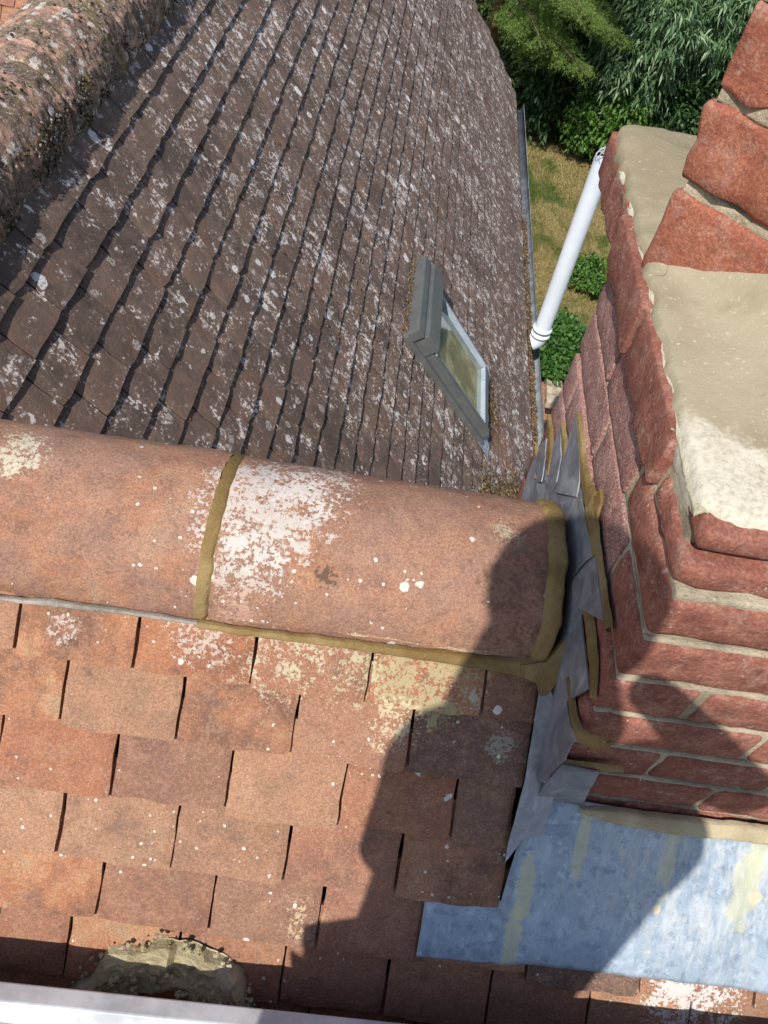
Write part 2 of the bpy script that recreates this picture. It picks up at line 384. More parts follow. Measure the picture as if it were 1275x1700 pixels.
def glass():
    m = M('window_glass', .04, 0, .9)
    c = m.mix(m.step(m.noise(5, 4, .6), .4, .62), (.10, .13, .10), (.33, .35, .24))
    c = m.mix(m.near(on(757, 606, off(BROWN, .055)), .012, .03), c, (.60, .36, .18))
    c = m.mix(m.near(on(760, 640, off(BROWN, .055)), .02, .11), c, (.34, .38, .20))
    m.b.inputs['Coat Weight'].default_value = .6
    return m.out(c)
m_glass = glass()

# ------------------------------------------------------------------ pieces
def slab_tile(seed, w, l, t, nx=8, ny=8, wob=.0018, tilt=.12, camber=.0022, edge=.003):
    """a clay tile: x across, y up the slope from the tail, z out of the roof"""
    rs = V((seed*7.31, seed*3.7, seed*1.9)); vs = []; fs = []
    def top(i, j):
        u, v = i/nx, j/ny; x = (u-.5)*w; y = v*l
        e = 0
        if i in (0, nx): x += (1 if i else -1)*edge*fbm(V((y*22, i, 0))+rs, 1, 4)*.8
        if j == 0: y += edge*1.3*fbm(V((x*24, 5, 1))+rs, 1, 4)
        cr = min(min(u, 1-u)*w, .02+v*l)
        r = .0022 if (i in (0, nx) or j == 0) else 0
        # softly rounded lower corners
        if j == 0 and i in (0, nx): y += .0012; x *= .994
        z = -y*tilt - camber*(2*u-1)**2 + wob*fbm(V((x*14, y*14, 0))+rs, 1, 3) - r
        return x, y, z
    for j in range(ny+1):
        for i in range(nx+1): vs.append(top(i, j))
    off_ = len(vs)
    ring = [(i, 0) for i in range(nx)]+[(nx, j) for j in range(ny)]+[(i, ny) for i in range(nx, 0, -1)]+[(0, j) for j in range(ny, 0, -1)]
    for j in range(ny):
        for i in range(nx):
            a = j*(nx+1)+i; fs.append((a, a+1, a+nx+2, a+nx+1))
    for (i, j) in ring:
        x, y, z = top(i, j); vs.append((x*.995, y+(.0015 if j == 0 else 0), z-t+.0018))
    n = len(ring)
    for k in range(n):
        a = ring[k]; b = ring[(k+1) % n]
        fs.append((a[1]*(nx+1)+a[0], off_+k, off_+(k+1) % n, b[1]*(nx+1)+b[0]))
    fs.append(tuple(off_+k for k in range(n))[::-1])
    return vs, fs
def frame(o, ex, ey, ez):
    return Matrix(((ex.x, ey.x, ez.x, o.x), (ex.y, ey.y, ez.y, o.y), (ex.z, ey.z, ez.z, o.z), (0, 0, 0, 1)))

def rbrick(name, mat, parent, c, ex, ey, ez, dx, dy, dz, bev=.008, seed=0, rough=.004, n=None):
    """one worn brick, rounded and chipped; c = centre, d* = full sizes"""
    h = (dx/2, dy/2, dz/2); N = [max(3, min(12, int(d/.016))) for d in (dx, dy, dz)]
    bm = bmesh.new(); key = {}
    bb = min(bev, min(h)*.9)
    def cs(a):
        L = [-h[a]+bb+(2*h[a]-2*bb)*i/(N[a]-2) for i in range(N[a]-1)]
        return [-1]+[q/h[a] for q in L]+[1]
    N = [max(4, n_+1) for n_ in N]; CC = [cs(0), cs(1), cs(2)]
    def vert(p):
        k = tuple(round(q, 5) for q in p)
        if k not in key:
            q = []
            for a, hh in zip(p, h): q.append(a*hh)
            b = min(bev, min(h)*.9)
            inner = [max(-hh+b, min(hh-b, a)) for a, hh in zip(q, h)]
            d = V([a-i for a, i in zip(q, inner)])
            v = V(inner)+(d.normalized()*b if d.length > 1e-7 else d)
            nrm = d.normalized() if d.length > 1e-7 else O
            s = V((seed*3.1, seed*1.7, seed*.9))
            v += nrm*(rough*(fbm(v*38+s, 1, 4)-.05)*1.2 + rough*.35*mn.noise(v*12+s))
            key[k] = bm.verts.new(c+ex*v.x+ey*v.y+ez*v.z)
        return key[k]
    for ax in range(3):
        a1, a2 = (ax+1) % 3, (ax+2) % 3
        for sgn in (-1, 1):
            for i in range(N[a1]):
                for j in range(N[a2]):
                    qs = []
                    for (di, dj) in ((0, 0), (1, 0), (1, 1), (0, 1)):
                        p = [0, 0, 0]; p[ax] = sgn; p[a1] = CC[a1][i+di]; p[a2] = CC[a2][j+dj]; qs.append(vert(p))
                    try: bm.faces.new(qs)
                    except ValueError: pass
    return bmobj(name, bm, mat, parent, True)

def sheet(name, mat, parent, pts, nrm, th=.002, sub=.02, wav=.0012, seed=1, smooth=True):
    """a sheet of metal or mortar with the traced outline pts (world points), thickness th"""
    bm = bmesh.new(); vs = [bm.verts.new(p) for p in pts]; bm.faces.new(vs)
    bmesh.ops.triangulate(bm, faces=bm.faces[:])
    for _ in range(5):
        es = [e for e in bm.edges if e.calc_length() > sub]
        if not es: break
        bmesh.ops.subdivide_edges(bm, edges=es, cuts=1)
        bmesh.ops.triangulate(bm, faces=bm.faces[:])
    bmesh.ops.recalc_face_normals(bm, faces=bm.faces[:])
    s = V((seed*3.3, seed, 0))
    top = {}; 
    for v in bm.verts:
        v.co += nrm*(wav*fbm(v.co*22+s, 1, 3))
    r = bmesh.ops.extrude_face_region(bm, geom=bm.faces[:])
    bnd = set()
    for v in [g for g in r['geom'] if isinstance(g, bmesh.types.BMVert)]: v.co += nrm*th
    return bmobj(name, bm, mat, parent, False)

def ribbon(name, mat, parent, path, nrm, side, widths, h, step=.006, wob=.25, seed=0, kind=None):
    """a trowelled bead of mortar: path = points, nrm(p) out of the surface, domed section, ragged edges"""
    pts = [path[0]]; ws = [widths[0]]
    for i in range(len(path)-1):
        L = (path[i+1]-path[i]).length; n = max(1, int(L/step))
        for k in range(1, n+1):
            t = k/n; pts.append(path[i].lerp(path[i+1], t)); ws.append(widths[i]*(1-t)+widths[i+1]*t)
    vs = []; fs = []; K = 8
    for i, p in enumerate(pts):
        a = pts[max(0, i-1)]; b = pts[min(len(pts)-1, i+1)]; d = (b-a).normalized()
        n_ = nrm(p) if callable(nrm) else nrm
        sd = d.cross(n_).normalized()
        wl = ws[i]*.5*(1+wob*fbm(V((i*.14, seed, 0)), 1, 4)); wr = ws[i]*.5*(1+wob*fbm(V((i*.14, seed+9, 4)), 1, 4))
        for k in range(K+1):
            u = -1+2*k/K; off_ = (wl if u < 0 else wr)*u
            hh = h*(1-abs(u)**6.0)*(.75+.25*(1-u*u)) + h*.16*fbm(V((i*.22, k*.5, seed)), 1, 3)
            if k in (0, K): hh = -h*.8
            vs.append(p+sd*off_+n_*hh)
    for i in range(len(pts)-1):
        for k in range(K):
            a = i*(K+1)+k; fs.append((a, a+1, a+K+2, a+K+1))
    o = obj(name, mesh(name, vs, fs, mat, True), parent)
    return o

# ================================================================== SETTING
rng = random.Random(5)
def lawn_mat():
    m = M('dry_lawn', 1, 0, .1)
    n = m.noise(.9, 5, .7, dist=.6); n2 = m.noise(7, 5, .8)
    c = m.ramp(m.math('ADD', m.math('MULTIPLY', n, .65), m.math('MULTIPLY', n2, .35)), (.34, (.08, .12, .03)), (.43, (.18, .17, .055)), (.50, (.33, .26, .11)), (.60, (.46, .36, .17)))
    g = m.near((2.3, 12.3, GZ), .3, 1.6)
    c = m.mix(m.math('MULTIPLY', g, .6), c, (.07, .12, .025))
    c = m.mix(m.step(m.noise(40, 4, .8), .45, .62, .5, 0), c, (.10, .085, .03))
    return m.out(c, m.bump(m.noise(60, 4, .8), 1, .03))
m_lawn = lawn_mat()
ground = obj('ground', mesh('ground', [(-300, -300, GZ), (300, -300, GZ), (300, 300, GZ), (-300, 300, GZ)], [(0, 1, 2, 3)], m_lawn)); tag(ground, kind='structure')
# paved patio of brown slabs beside the house, slabs laid one by one
m_pave = mortar('brown_paving', (.30, .16, .10), (.42, .24, .16), .25)
m_sand = mortar('paving_joints', (.16, .12, .08), (.25, .19, .12), .3)
patio = obj('patio', mesh('patio', [(1.0, 2, GZ+.004), (3.4, 2, GZ+.004), (3.4, 8.25, GZ+.004), (1.0, 8.25, GZ+.004)], [(0, 1, 2, 3)], m_sand)); tag(patio, kind='structure')
bmx = bmesh.new(); box(bmx, O, X, Y, Z, -.22, .22, -.22, .22, 0, .03); bmesh.ops.bevel(bmx, geom=bmx.edges[:], offset=.006, segments=1, affect='EDGES')
mes = bpy.data.meshes.new('paving_slab'); bmx.to_mesh(mes); bmx.free(); mes.materials.append(m_pave)
for i in range(5):
    for j in range(9):
        if j > 2:
            o = bpy.data.objects.new('slab', mes); link(o, patio); o.location = (1.25+i*.46, 4.4+j*.46-.6*0, GZ+.004); o.rotation_euler = (0, 0, rng.uniform(-.01, .01))
steps = empty('garden_steps', (2.2, 7.2, GZ))
tag(steps, 'short flight of pale stone garden steps beside the brown paving', 'steps')
for k in range(3):
    p = on(921, 632+k*15, (Z, GZ+.15+.12*k))
    boxo('step', m_mort, steps, p, X, Y, Z, (-.09, .09, -.06, .06, -.10, 0), .01)

# ================================================================== DARK WEATHERED ROOF
S0 = -1.199                                   # tail line of the first course measured down the slope
UB, WB = V((0, 1, 0)), V((-cos(QB), 0, sin(QB)))
TP = tan(radians(48.2))
def valley_y(zz): return .83+(-.985-zz)/TP     # where the back slope of the near roof meets height zz
dark = empty('tiled_roof', (0, 4.5, -3.3))
tag(dark, 'dark brown clay tiled roof slope covered in white lichen, running up to the mossy ridge', 'roof')
variants = [mesh('dark_tile', *slab_tile(50+i, .1612, .165, .0135, 5, 3, .0022, .12, .0006, .0028), m_dark) for i in range(7)]
cand = []
for k in range(-1, 30):
    s = S0+.1*k; edge = valley_y(-2.005-s*sin(QB))
    y = .4+(.0825 if k % 2 else 0)+rng.uniform(-.02, .02)
    while y < 8.62:
        if y > edge-.16 and not (2.86 < y < 3.30 and .26 < s < 1.0):
            cand.append((k, s+rng.uniform(-.0022, .0022), y))
        y += .165+rng.uniform(0, .002)
def visible(p):
    d = p.dot(fw)
    if d <= 0: return None
    x = 637.5+FPX*p.dot(ir)/d; yy = 850-FPX*p.dot(iu)/d
    return (-40 < x < 1000 and -60 < yy < 860), d
inview, rest = [], []
for c in cand:
    p = bp(c[1], c[2]); vis, d = visible(p)
    view = -(p.normalized().dot(NB))/(p.length**2)
    # tiles under the near ridge cannot be seen
    dd = p.normalized()
    (inview if vis else rest).append((view, c, dd))
inview.sort(key=lambda t: -t[0])
def dark_matrix(c):
    k, s, y = c
    a = rng.gauss(0, .005); b = rng.gauss(0, .0035); h = rng.uniform(-.0012, .0022)
    ex = (UB+WB*a+NB*b).normalized(); ey = (WB-UB*a).normalized(); ez = ex.cross(ey).normalized()
    return frame(bp(s, y, h), ex, ey, ez)
single = inview[:300]; mass = inview[300:]+rest
for t in single:
    o = bpy.data.objects.new('tile', rng.choice(variants)); link(o, dark); o.matrix_parent_inverse = Matrix.Translation(-dark.location)
    o.matrix_basis = dark_matrix(t[1])
vs, fs = [], []
vd = [( [V(v.co) for v in m_.vertices], [tuple(p.vertices) for p in m_.polygons]) for m_ in variants]
for t in mass:
    mt = dark_matrix(t[1]); pv, pf = rng.choice(vd); b = len(vs)
    vs += [mt@v for v in pv]; fs += [tuple(i+b for i in f) for f in pf]
tag(obj('roof_tiles', mesh('roof_tiles', vs, fs, m_dark), dark), kind='stuff')
bm = bmesh.new(); box(bm, bp(0, 0), UB, WB, NB, .6, 8.6, -1.72, 1.5, -.10, -.032); bmobj('underlay', bm, m_gap, dark)
# other side of the same roof
bm = bmesh.new(); apex = V((-.985, 0, -.975)); box(bm, apex, Y, V((-cos(QB), 0, -sin(QB))), V((-sin(QB), 0, cos(QB))), .3, 8.6, 0, 3.0, -.08, -.01)
bmobj('hidden_slope', bm, m_dark, dark)

# the mossy half-round ridge tiles
mr = empty('mossy_ridge', (-.985, 2, -.985)); tag(mr, 'mossy half-round ridge tiles crusted with lichen on top of the dark roof', 'ridge tiles')
CR, CRr = V((-.965, 0, -1.0)), .150
yy = .55; idx = 0
mossv, mossf = [], []
def tuft(p, n, r, sd):
    b = len(mossv); k = 7; t1 = n.orthogonal().normalized(); t2 = n.cross(t1)
    a0 = rng.uniform(0, 6)
    for (rr, hh) in ((1, -.2), (.85, .35), (.45, .75)):
        for i in range(k):
            a = a0+2*pi*i/k; q = rng.uniform(.75, 1.25)
            mossv.append(p+(t1*cos(a)+t2*sin(a))*r*rr*q+n*hh*r*.8)
    mossv.append(p+n*r*.75)
    for L in range(2):
        for i in range(k): mossf.append((b+L*k+i, b+L*k+(i+1) % k, b+(L+1)*k+(i+1) % k, b+(L+1)*k+i))
    for i in range(k): mossf.append((b+2*k+i, b+2*k+(i+1) % k, b+3*k))
while yy < 8.6:
    L = .45; NA, NL = 70, 90
    vs, fs = [], []
    for j in range(NL+1):
        for i in range(NA+1):
            a = radians(-12+204*i/NA); y = yy+(L-.008)*j/NL
            r = CRr+.004*sin(idx*2.1)+.006*fbm(V((cos(a)*2.4, y*9, sin(a)*2.4)), 1, 5)+.0045*fbm(V((a*9, y*60, 1)), 1, 4)
            if j in (0, NL): r -= .014
            vs.append((CR.x+r*cos(a), y, CR.z+r*sin(a)))
    for j in range(NL):
        for i in range(NA):
            q = j*(NA+1)+i; fs.append((q, q+1, q+NA+2, q+NA+1))
    o = obj('ridge_tile', mesh('mossy_ridge_tile', vs, fs, m_mridge, True), mr)
    yy += L; idx += 1
for _ in range(15000):
    y = rng.uniform(1.0, 5.5); a = radians(rng.choice((rng.uniform(-14, 24), rng.uniform(-14, 30), rng.uniform(-14, 100))))
    if fbm(V((a*2, y*6, 3)), 1, 4) < rng.uniform(-.1, .35): continue
    n = V((cos(a), 0, sin(a))); p = V((CR.x, y, CR.z))+n*(CRr+.002+.006*fbm(V((cos(a)*2.4, y*9, sin(a)*2.4)), 1, 5))
    tuft(p, n, rng.uniform(.0015, .0048), _)
tag(obj('moss', mesh('moss', mossv, mossf, m_moss, True), mr), kind='stuff')

# debris: moss crumbs in the valley, above the roof window and along courses
litv, litf = [], []
def crumb(p, n, s):
    b = len(litv); t1 = n.orthogonal().normalized(); t1 = (Matrix.Rotation(rng.uniform(0, 6.28), 3, n)@t1); t2 = n.cross(t1)
    a, c_, d = s*rng.uniform(.6, 1.6), s*rng.uniform(.25, .6), s*rng.uniform(.2, .6)
    up = rng.uniform(-.4, .4)
    for (x, y, z) in ((-a, -c_, 0), (a, -c_, up*s), (a*.8, c_, up*s), (-a, c_*.7, 0), (0, 0, d)): litv.append(p+t1*x+t2*y+n*z)
    litf.extend([(b+f[0], b+f[1], b+f[2]) for f in ((0, 1, 4), (1, 2, 4), (2, 3, 4), (3, 0, 4))])
def scatter(fn, n, s0, s1):
    for _ in range(n):
        p, nn_ = fn(); crumb(p, nn_, rng.uniform(s0, s1))
# along the top of the window
scatter(lambda: (bp(rng.uniform(.205, .265)-.015, rng.uniform(2.80, 3.38), rng.uniform(0, .03)), NB), 1300, .003, .009)
# below its lower far corner
scatter(lambda: (bp(rng.gauss(1.08, .06), 3.17+rng.gauss(0, .10), rng.uniform(0, .014)), NB), 650, .003, .010)
# valley beside the ridge
def vfn():
    s = rng.uniform(.95, 1.45); zz = -2.005-s*sin(QB)
    return bp(s+.02, valley_y(zz)+abs(rng.gauss(0, .10)), rng.uniform(0, .015)), NB
scatter(vfn, 1200, .003, .012)
def cfn():
    k = rng.randint(-1, 20); s = S0+.1*k
    return bp(s+abs(rng.gauss(.002, .006)), rng.uniform(1.0, 4.2), -.010+rng.uniform(0, .004)), NB
scatter(cfn, 2600, .0015, .0045)
def c2fn():   # in side joints near the window
    k = rng.randint(5, 17); s = S0+.1*k-rng.uniform(0, .1)
    return bp(s, 2.3+.165*rng.randint(0, 3)+(.0825 if k % 2 else 0)+rng.gauss(0, .006), -.002), NB
scatter(c2fn, 500, .002, .006)
lit = obj('leaf_litter', mesh('leaf_litter', litv, litf, m_litter)); tag(lit, 'dry brown moss crumbs and leaf litter lying on the dark tiles and in the valley', 'debris', kind='stuff')

# ------------------------------------------------------------------ roof window
win = empty('roof_window', bp(.6, 3.08)); tag(win, 'small grey roof window with dark cladding set in the dark tiles', 'window')
bw = bp(0, 0); W0, W1, H0, H1 = 2.80, 3.36, -.235, -.965      # along Y; along WB (negative is down the slope)
boxo('flashing', m_wgrey, win, bw, UB, WB, NB, (W0-.02, W0+.045, H1-.01, H0+.02, -.03, .022), .004)
boxo('flashing', m_wgrey, win, bw, UB, WB, NB, (W1-.045, W1+.03, H1-.01, H0+.02, -.03, .022), .004)
boxo('frame', m_wgrey, win, bw, UB, WB, NB, (W0+.0, W0+.05, H1+.01, H0-.09, .02, .062), .004)
boxo('frame', m_wgrey, win, bw, UB, WB, NB, (W1-.05, W1-.0, H1+.01, H0-.09, .02, .050), .004)
boxo('frame', m_wgrey, win, bw, UB, WB, NB, (W0+.05, W1-.05, H1+.0, H1+.045, .0, .052), .004)
boxo('sash', m_wlight, win, bw, UB, WB, NB, (W1-.066, W1-.052, H1+.045, H0-.09, .03, .064), .003)
boxo('sash', m_wlight, win, bw, UB, WB, NB, (W0+.051, W0+.062, H1+.045, H0-.12, .03, .058), .002)
boxo('sash', m_wlight, win, bw, UB, WB, NB, (W0+.06, W1-.075, H1+.046, H1+.058, .03, .060), .002)
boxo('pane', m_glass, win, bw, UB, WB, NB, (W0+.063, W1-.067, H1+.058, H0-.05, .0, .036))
boxo('hood', m_wgrey, win, bw, UB, WB, NB, (W0-.006, W1+.012, H0-.130, H0-.030, .0, .098), .006)
boxo('top_cover', m_wgrey, win, bw, UB, WB, NB, (W0-.016, W1+.020, H0-.026, H0+.030, -.02, .080), .008)
boxo('latch', m_alu, win, bw, UB, WB, NB, (W0+.012, W0+.028, H0-.16, H0-.118, .062, .070), .002)
# apron below the window
ap = [bp(-H1-.01+0, y, .004+.004*sin(y*60)) for y in np.linspace(W0-.03, W1+.02, 26)]
ap2 = [bp(-H1+.095, y, .006+.004*sin(y*60+1)) for y in np.linspace(W1+.02, W0-.05, 26)]
sheet('apron', m_leadblue, win, ap+ap2, NB, .002, .03, .001)

# ------------------------------------------------------------------ gutter
gut = empty('gutter', (1.11, 5.5, -3.46)); tag(gut, 'long grey half-round gutter along the eave of the dark roof', 'gutter')
def trough(name, y0, y1, r, mat, c=V((1.135, 0, -3.435)), a0=170, a1=372):
    vs, fs = [], []; n = 14
    for yv in (y0, y1):
        for rr in (r, r-.004):
            for i in range(n+1):
                a = radians(a0+(a1-a0)*i/n); vs.append((c.x+rr*cos(a), yv, c.z+rr*sin(a)))
    m1 = n+1
    for i in range(n):
        fs += [(i, i+1, 2*m1+i+1, 2*m1+i), (m1+i, 3*m1+i, 3*m1+i+1, m1+i+1), (i, m1+i, m1+i+1, i+1), (2*m1+i, 2*m1+i+1, 3*m1+i+1, 3*m1+i)]
    for i in (0, n): fs.append((i, 2*m1+i, 3*m1+i, m1+i))
    return obj(name, mesh(name, vs, fs, mat, True), gut)
trough('channel', 2.0, 8.55, .058, m_gut)
for yv in (3.3, 4.9, 6.6, 8.0): trough('bracket', yv, yv+.035, .062, m_gut)
gv0 = len(litv)
litv, litf = [], []
scatter(lambda: (V((1.125+rng.uniform(-.042, .026), rng.uniform(2.2, 6.3), -3.452+rng.uniform(0, .026))), Z), 6500, .004, .011)
tag(obj('gutter_leaves', mesh('gutter_leaves', litv, litf, m_litter)), 'dry leaves and moss filling the grey gutter', 'debris', kind='stuff')
# house under the roof
house = empty('house_walls', (0, 4.5, GZ)); tag(house, 'brick house walls below the gutter of the dark roof', 'house')
boxo('wall', m_wall, house, O, X, Y, Z, (-3.0, .95, .9, 8.4, GZ, -3.5))
boxo('wall', m_wall, house, O, X, Y, Z, (-3.5, 4.0, -3.0, .899, GZ, -5.02))
boxo('fascia', m_gut, house, O, X, Y, Z, (.955, .985, 1.6, 8.5, -3.62, -3.46))

# ------------------------------------------------------------------ white pipe
pc = V((1.118, 4.33, 0)); pt, pb = -1.95, -3.12
pipe = empty('vent_pipe', (pc.x, pc.y, pb)); tag(pipe, 'tall white plastic soil vent pipe with a wire balloon cage on top', 'pipe')
bm = bmesh.new(); tube(bm, V((pc.x, pc.y, pb)), V((pc.x, pc.y, pt)), .055, 32, False); bmobj('shaft', bm, m_upvc, pipe, True)
for z0 in (pb-.01, pb-.055):
    bm = bmesh.new(); tube(bm, V((pc.x, pc.y, z0)), V((pc.x, pc.y, z0+.03)), .066, 32, True)
    bmesh.ops.bevel(bm, geom=[e for e in bm.edges if abs(e.verts[0].co.z-e.verts[1].co.z) < 1e-6], offset=.005, segments=2, affect='EDGES'); bmobj('collar', bm, m_upvc, pipe, True)
vs, fs = [], []; K = 12; R_ = 24
for k in range(K+1):
    t = radians(62)*k/K; c = V((pc.x-.075+.075*cos(t), pc.y, pb-.05-.075*sin(t))); d = V((-sin(t), 0, -cos(t))); p1 = V((cos(t), 0, -sin(t)))
    for i in range(R_):
        a = 2*pi*i/R_; vs.append(c+(p1*cos(a)+Y*sin(a))*.058)
for k in range(K):
    for i in range(R_): fs.append((k*R_+i, k*R_+(i+1) % R_, (k+1)*R_+(i+1) % R_, (k+1)*R_+i))
obj('elbow', mesh('elbow', vs, fs, m_upvc, True), pipe)
cage = empty('vent_cage'); COL.objects.unlink(cage)
bm = bmesh.new(); ct = V((pc.x, pc.y, pt))
for i in range(10):
    a = 2*pi*i/10
    pts = [ct+V((cos(a)*.056*cos(t), sin(a)*.056*cos(t), .075*sin(t)-.002)) for t in [radians(q) for q in (0, 18, 36, 54, 72, 90)]]
    for u, v_ in zip(pts, pts[1:]): tube(bm, u, v_, .0022, 5)
for t in (20, 45, 68):
    t = radians(t); pts = [ct+V((cos(a)*.056*cos(t), sin(a)*.056*cos(t), .075*sin(t))) for a in [2*pi*i/20 for i in range(21)]]
    for u, v_ in zip(pts, pts[1:]): tube(bm, u, v_, .002, 5)
bmobj('wire_cage', bm, m_alu, pipe)

# ================================================================== NEAR ROOF (terracotta)
UA, WA = V((1, 0, 0)), V((0, cos(QA), sin(QA)))
def ap_(s, x, h=0): return V((x, .486-s*cos(QA), -1.031-s*sin(QA)))+NN*h
near = empty('near_roof', (0, .3, -1.25)); tag(near, 'orange terracotta tiled roof slope between the half-round ridge and the platform', 'roof')
X0, OF = -.435, [0, .432, .930, .528, .931, .63]
TW = .168
seed = 0
def near_tile(s, xl, xr, ln=.155, h=0, dark_=0, rot=0):
    global seed; seed += 1
    w = xr-xl-.0045
    me = mesh('clay_tile', *slab_tile(seed, w, ln, .0150, 16, 12, .0024, .150, .0020, .0026), m_tile)
    a = rot+rng.gauss(0, .004)
    ex = (UA+WA*a+NN*rng.gauss(0, .006)).normalized(); ey = (WA-UA*a).normalized(); ez = ex.cross(ey)
    o = bpy.data.objects.new('tile', me); link(o, near); o.matrix_parent_inverse = Matrix.Translation(-near.location)
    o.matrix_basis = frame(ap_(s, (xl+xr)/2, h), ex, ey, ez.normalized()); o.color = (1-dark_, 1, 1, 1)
    return o
RIGHT = .352
# courses 0..8; joints measured on the photograph for the visible ones
for i in range(-1, 10):
    s = .1*i
    if 0 <= i <= 5: base = X0+TW*OF[i]
    else: base = X0+TW*(.45 if i % 2 else .95)
    xs = [base+TW*j for j in range(-4, 10)]
    if i == 5: xs = [P(x, y).x for x, y in ((-70, 1560), (110, 1560), (290, 1600), (465, 1640), (640, 1650), (815, 1650), (982, 1670), (1150, 1695), (1320, 1700))]
    if i == 4: xs = [base-TW, base]+[P(x, y).x for x, y in ((344, 1545), (523.6, 1575), (698, 1600), (873, 1618), (1062, 1650), (1250, 1680), (1440, 1700))]; xs = [base-2*TW]+xs
    for j in range(len(xs)-1):
        xl, xr = xs[j], xs[j+1]
        if i <= 3:                            # cut against the chimney and its lead
            lim = {-1: .31, 0: P(893, 1190).x, 1: P(867, 1322).x, 2: P(843.5, 1412).x, 3: P(827.6, 1523).x}[i]
            if xl > lim-.012: continue
            if xr > lim-.02: xr = lim
        cx = (xl+xr)/2
        dk = 0
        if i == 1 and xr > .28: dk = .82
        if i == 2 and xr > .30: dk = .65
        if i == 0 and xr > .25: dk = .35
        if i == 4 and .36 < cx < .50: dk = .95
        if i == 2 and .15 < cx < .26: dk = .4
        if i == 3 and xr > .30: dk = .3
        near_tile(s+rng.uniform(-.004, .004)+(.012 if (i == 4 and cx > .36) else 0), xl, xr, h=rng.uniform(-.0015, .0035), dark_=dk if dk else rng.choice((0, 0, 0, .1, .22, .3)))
bm = bmesh.new(); box(bm, ap_(0, 0), UA, WA, NN, -3.4, 3.4, -5.2, .10, -.12, -.045); bmobj('underlay', bm, m_gap, near)
# plain slope where nothing is seen from here
for (x0, x1) in ((-3.4, -1.05), (1.35, 3.4)):
    bm = bmesh.new(); box(bm, ap_(0, 0), UA, WA, NN, x0, x1, -5.2, .10, -.045, -.01); bmobj('outer_slope', bm, m_tile, near)
bm = bmesh.new(); box(bm, ap_(0, 0), UA, WA, NN, -1.05, 1.35, -5.2, -.93, -.045, -.01); bmobj('outer_slope', bm, m_tile, near)
# the back slope behind the ridge
NBK = V((0, sin(radians(48.2)), cos(radians(48.2)))); WBK = V((0, cos(radians(48.2)), -sin(radians(48.2))))
bo = V((0, .83, -.985))
bm = bmesh.new()
vsb = [V((-1.0, .72, -.90)), V((1.06, .72, -.90))]
def bk(x, d, h=0): return V((x, bo.y+WBK.y*d, bo.z+WBK.z*d))+NBK*h
tag(near, kind=None)
nb_v, nb_f = [], []
pv, pf = slab_tile(90, .163, .165, .012, 3, 2)
back_items = []
for r in range(0, 32):
    d = .03+.1*r
    for c in range(0, 16):
        x = -.92+.165*c+(.08 if r % 2 else 0); z_ = bo.z+WBK.z*d
        if x < (-2.005-z_)/tan(QB)+.02-.12 or x > 1.15: continue
        if .33 < x < .97 and d < .55: continue
        mt = frame(bk(x, d, -.012), -X, -WBK, NBK); b = len(nb_v)
        nb_v += [mt@V(v) for v in pv]; nb_f += [tuple(i+b for i in f) for f in pf]
tag(obj('back_tiles', mesh('back_tiles', nb_v, nb_f, m_dark), near), kind='stuff')
# triangular boarding below them
me = mesh('back_board', [bk(-.98, -.02, -.05), bk(1.06, -.02, -.05), bk(1.06, 3.25, -.05), bk((-2.005-(bo.z+WBK.z*3.2))/tan(QB), 3.2, -.05)], [(0, 3, 2, 1)], m_gap); obj('back_board', me, near)

# ridge tiles and their bedding
def ridge_piece(x0, x1, seed, flare=0.0):
    NA, NL = 60, max(10, int((x1-x0)/.009)); vs, fs = [], []
    for j in range(NL+1):
        for i in range(NA+1):
            a = radians(-3+186*i/NA); x = x0+(x1-x0)*j/NL
            t = j/NL
            r = RR+flare*(t-.5)+.0022*fbm(V((cos(a)*3, x*7, sin(a)*3+seed)), 1, 3)+.0012*fbm(V((cos(a)*14, x*70, sin(a)*14)), 1, 3)
            if j in (0, NL): r -= .004; x += .002*fbm(V((a*6, seed, 2)), 1, 3)
            vs.append((x, RC.y-r*cos(a), RC.z+r*sin(a)))
    for j in range(NL):
        for i in range(NA):
            q = j*(NA+1)+i; fs.append((q, q+NA+1, q+NA+2, q+1))
    n0 = len(vs)      # inner skin so that the tile has a real thickness at its ends and lower edges
    for j in range(NL+1):
        for i in range(NA+1):
            x, y_, z_ = vs[j*(NA+1)+i]; d = V((0, y_-RC.y, z_-RC.z)); d = d*((d.length-.016)/d.length); vs.append((x, RC.y+d.y, RC.z+d.z))
    def q_(j, i): return j*(NA+1)+i
    for j in range(NL):
        for i in (0, NA): fs.append((q_(j, i), q_(j+1, i), n0+q_(j+1, i), n0+q_(j, i)))
    for i in range(NA):
        for j in (0, NL): fs.append((q_(j, i), q_(j, i+1), n0+q_(j, i+1), n0+q_(j, i)))
    bm_ = bmesh.new(); me = mesh('ridge_tile', vs, fs, m_ridge, True)
    return obj('ridge_tile', me, near)
xe = onridge(905, 960).x; xj0 = onridge(333, 950).x; xj1 = onridge(352, 930).x
ridge_piece(-1.12, -.655, 7); ridge_piece(-.645, xj0, 3, .004); ridge_piece(xj1, xe+.012, 1, -.002)
def rpt(x, a, h=0): return V((x, RC.y-(RR+h)*cos(a), RC.z+(RR+h)*sin(a)))
def rn(p): d = V((0, p.y-RC.y, p.z-RC.z)); return d.normalized()
# joint between two ridge tiles
def apath(x0, x1, a0, a1, n=30, jit=0): return [rpt(x0+(x1-x0)*k/n, radians(a0+(a1-a0)*k/n), -.001) for k in range(n+1)]
xm = (xj0+xj1)/2
ribbon('joint_mortar', m_fresh, near, apath(xm-.006, xm+.008, -5, 150), rn, None, [.022]*31, .0028, .004, .35, 2)
ribbon('joint_mortar', m_grey, near, apath(-.65, -.65, -3, 150), rn, None, [.016]*31, .002, .006, .3, 3)
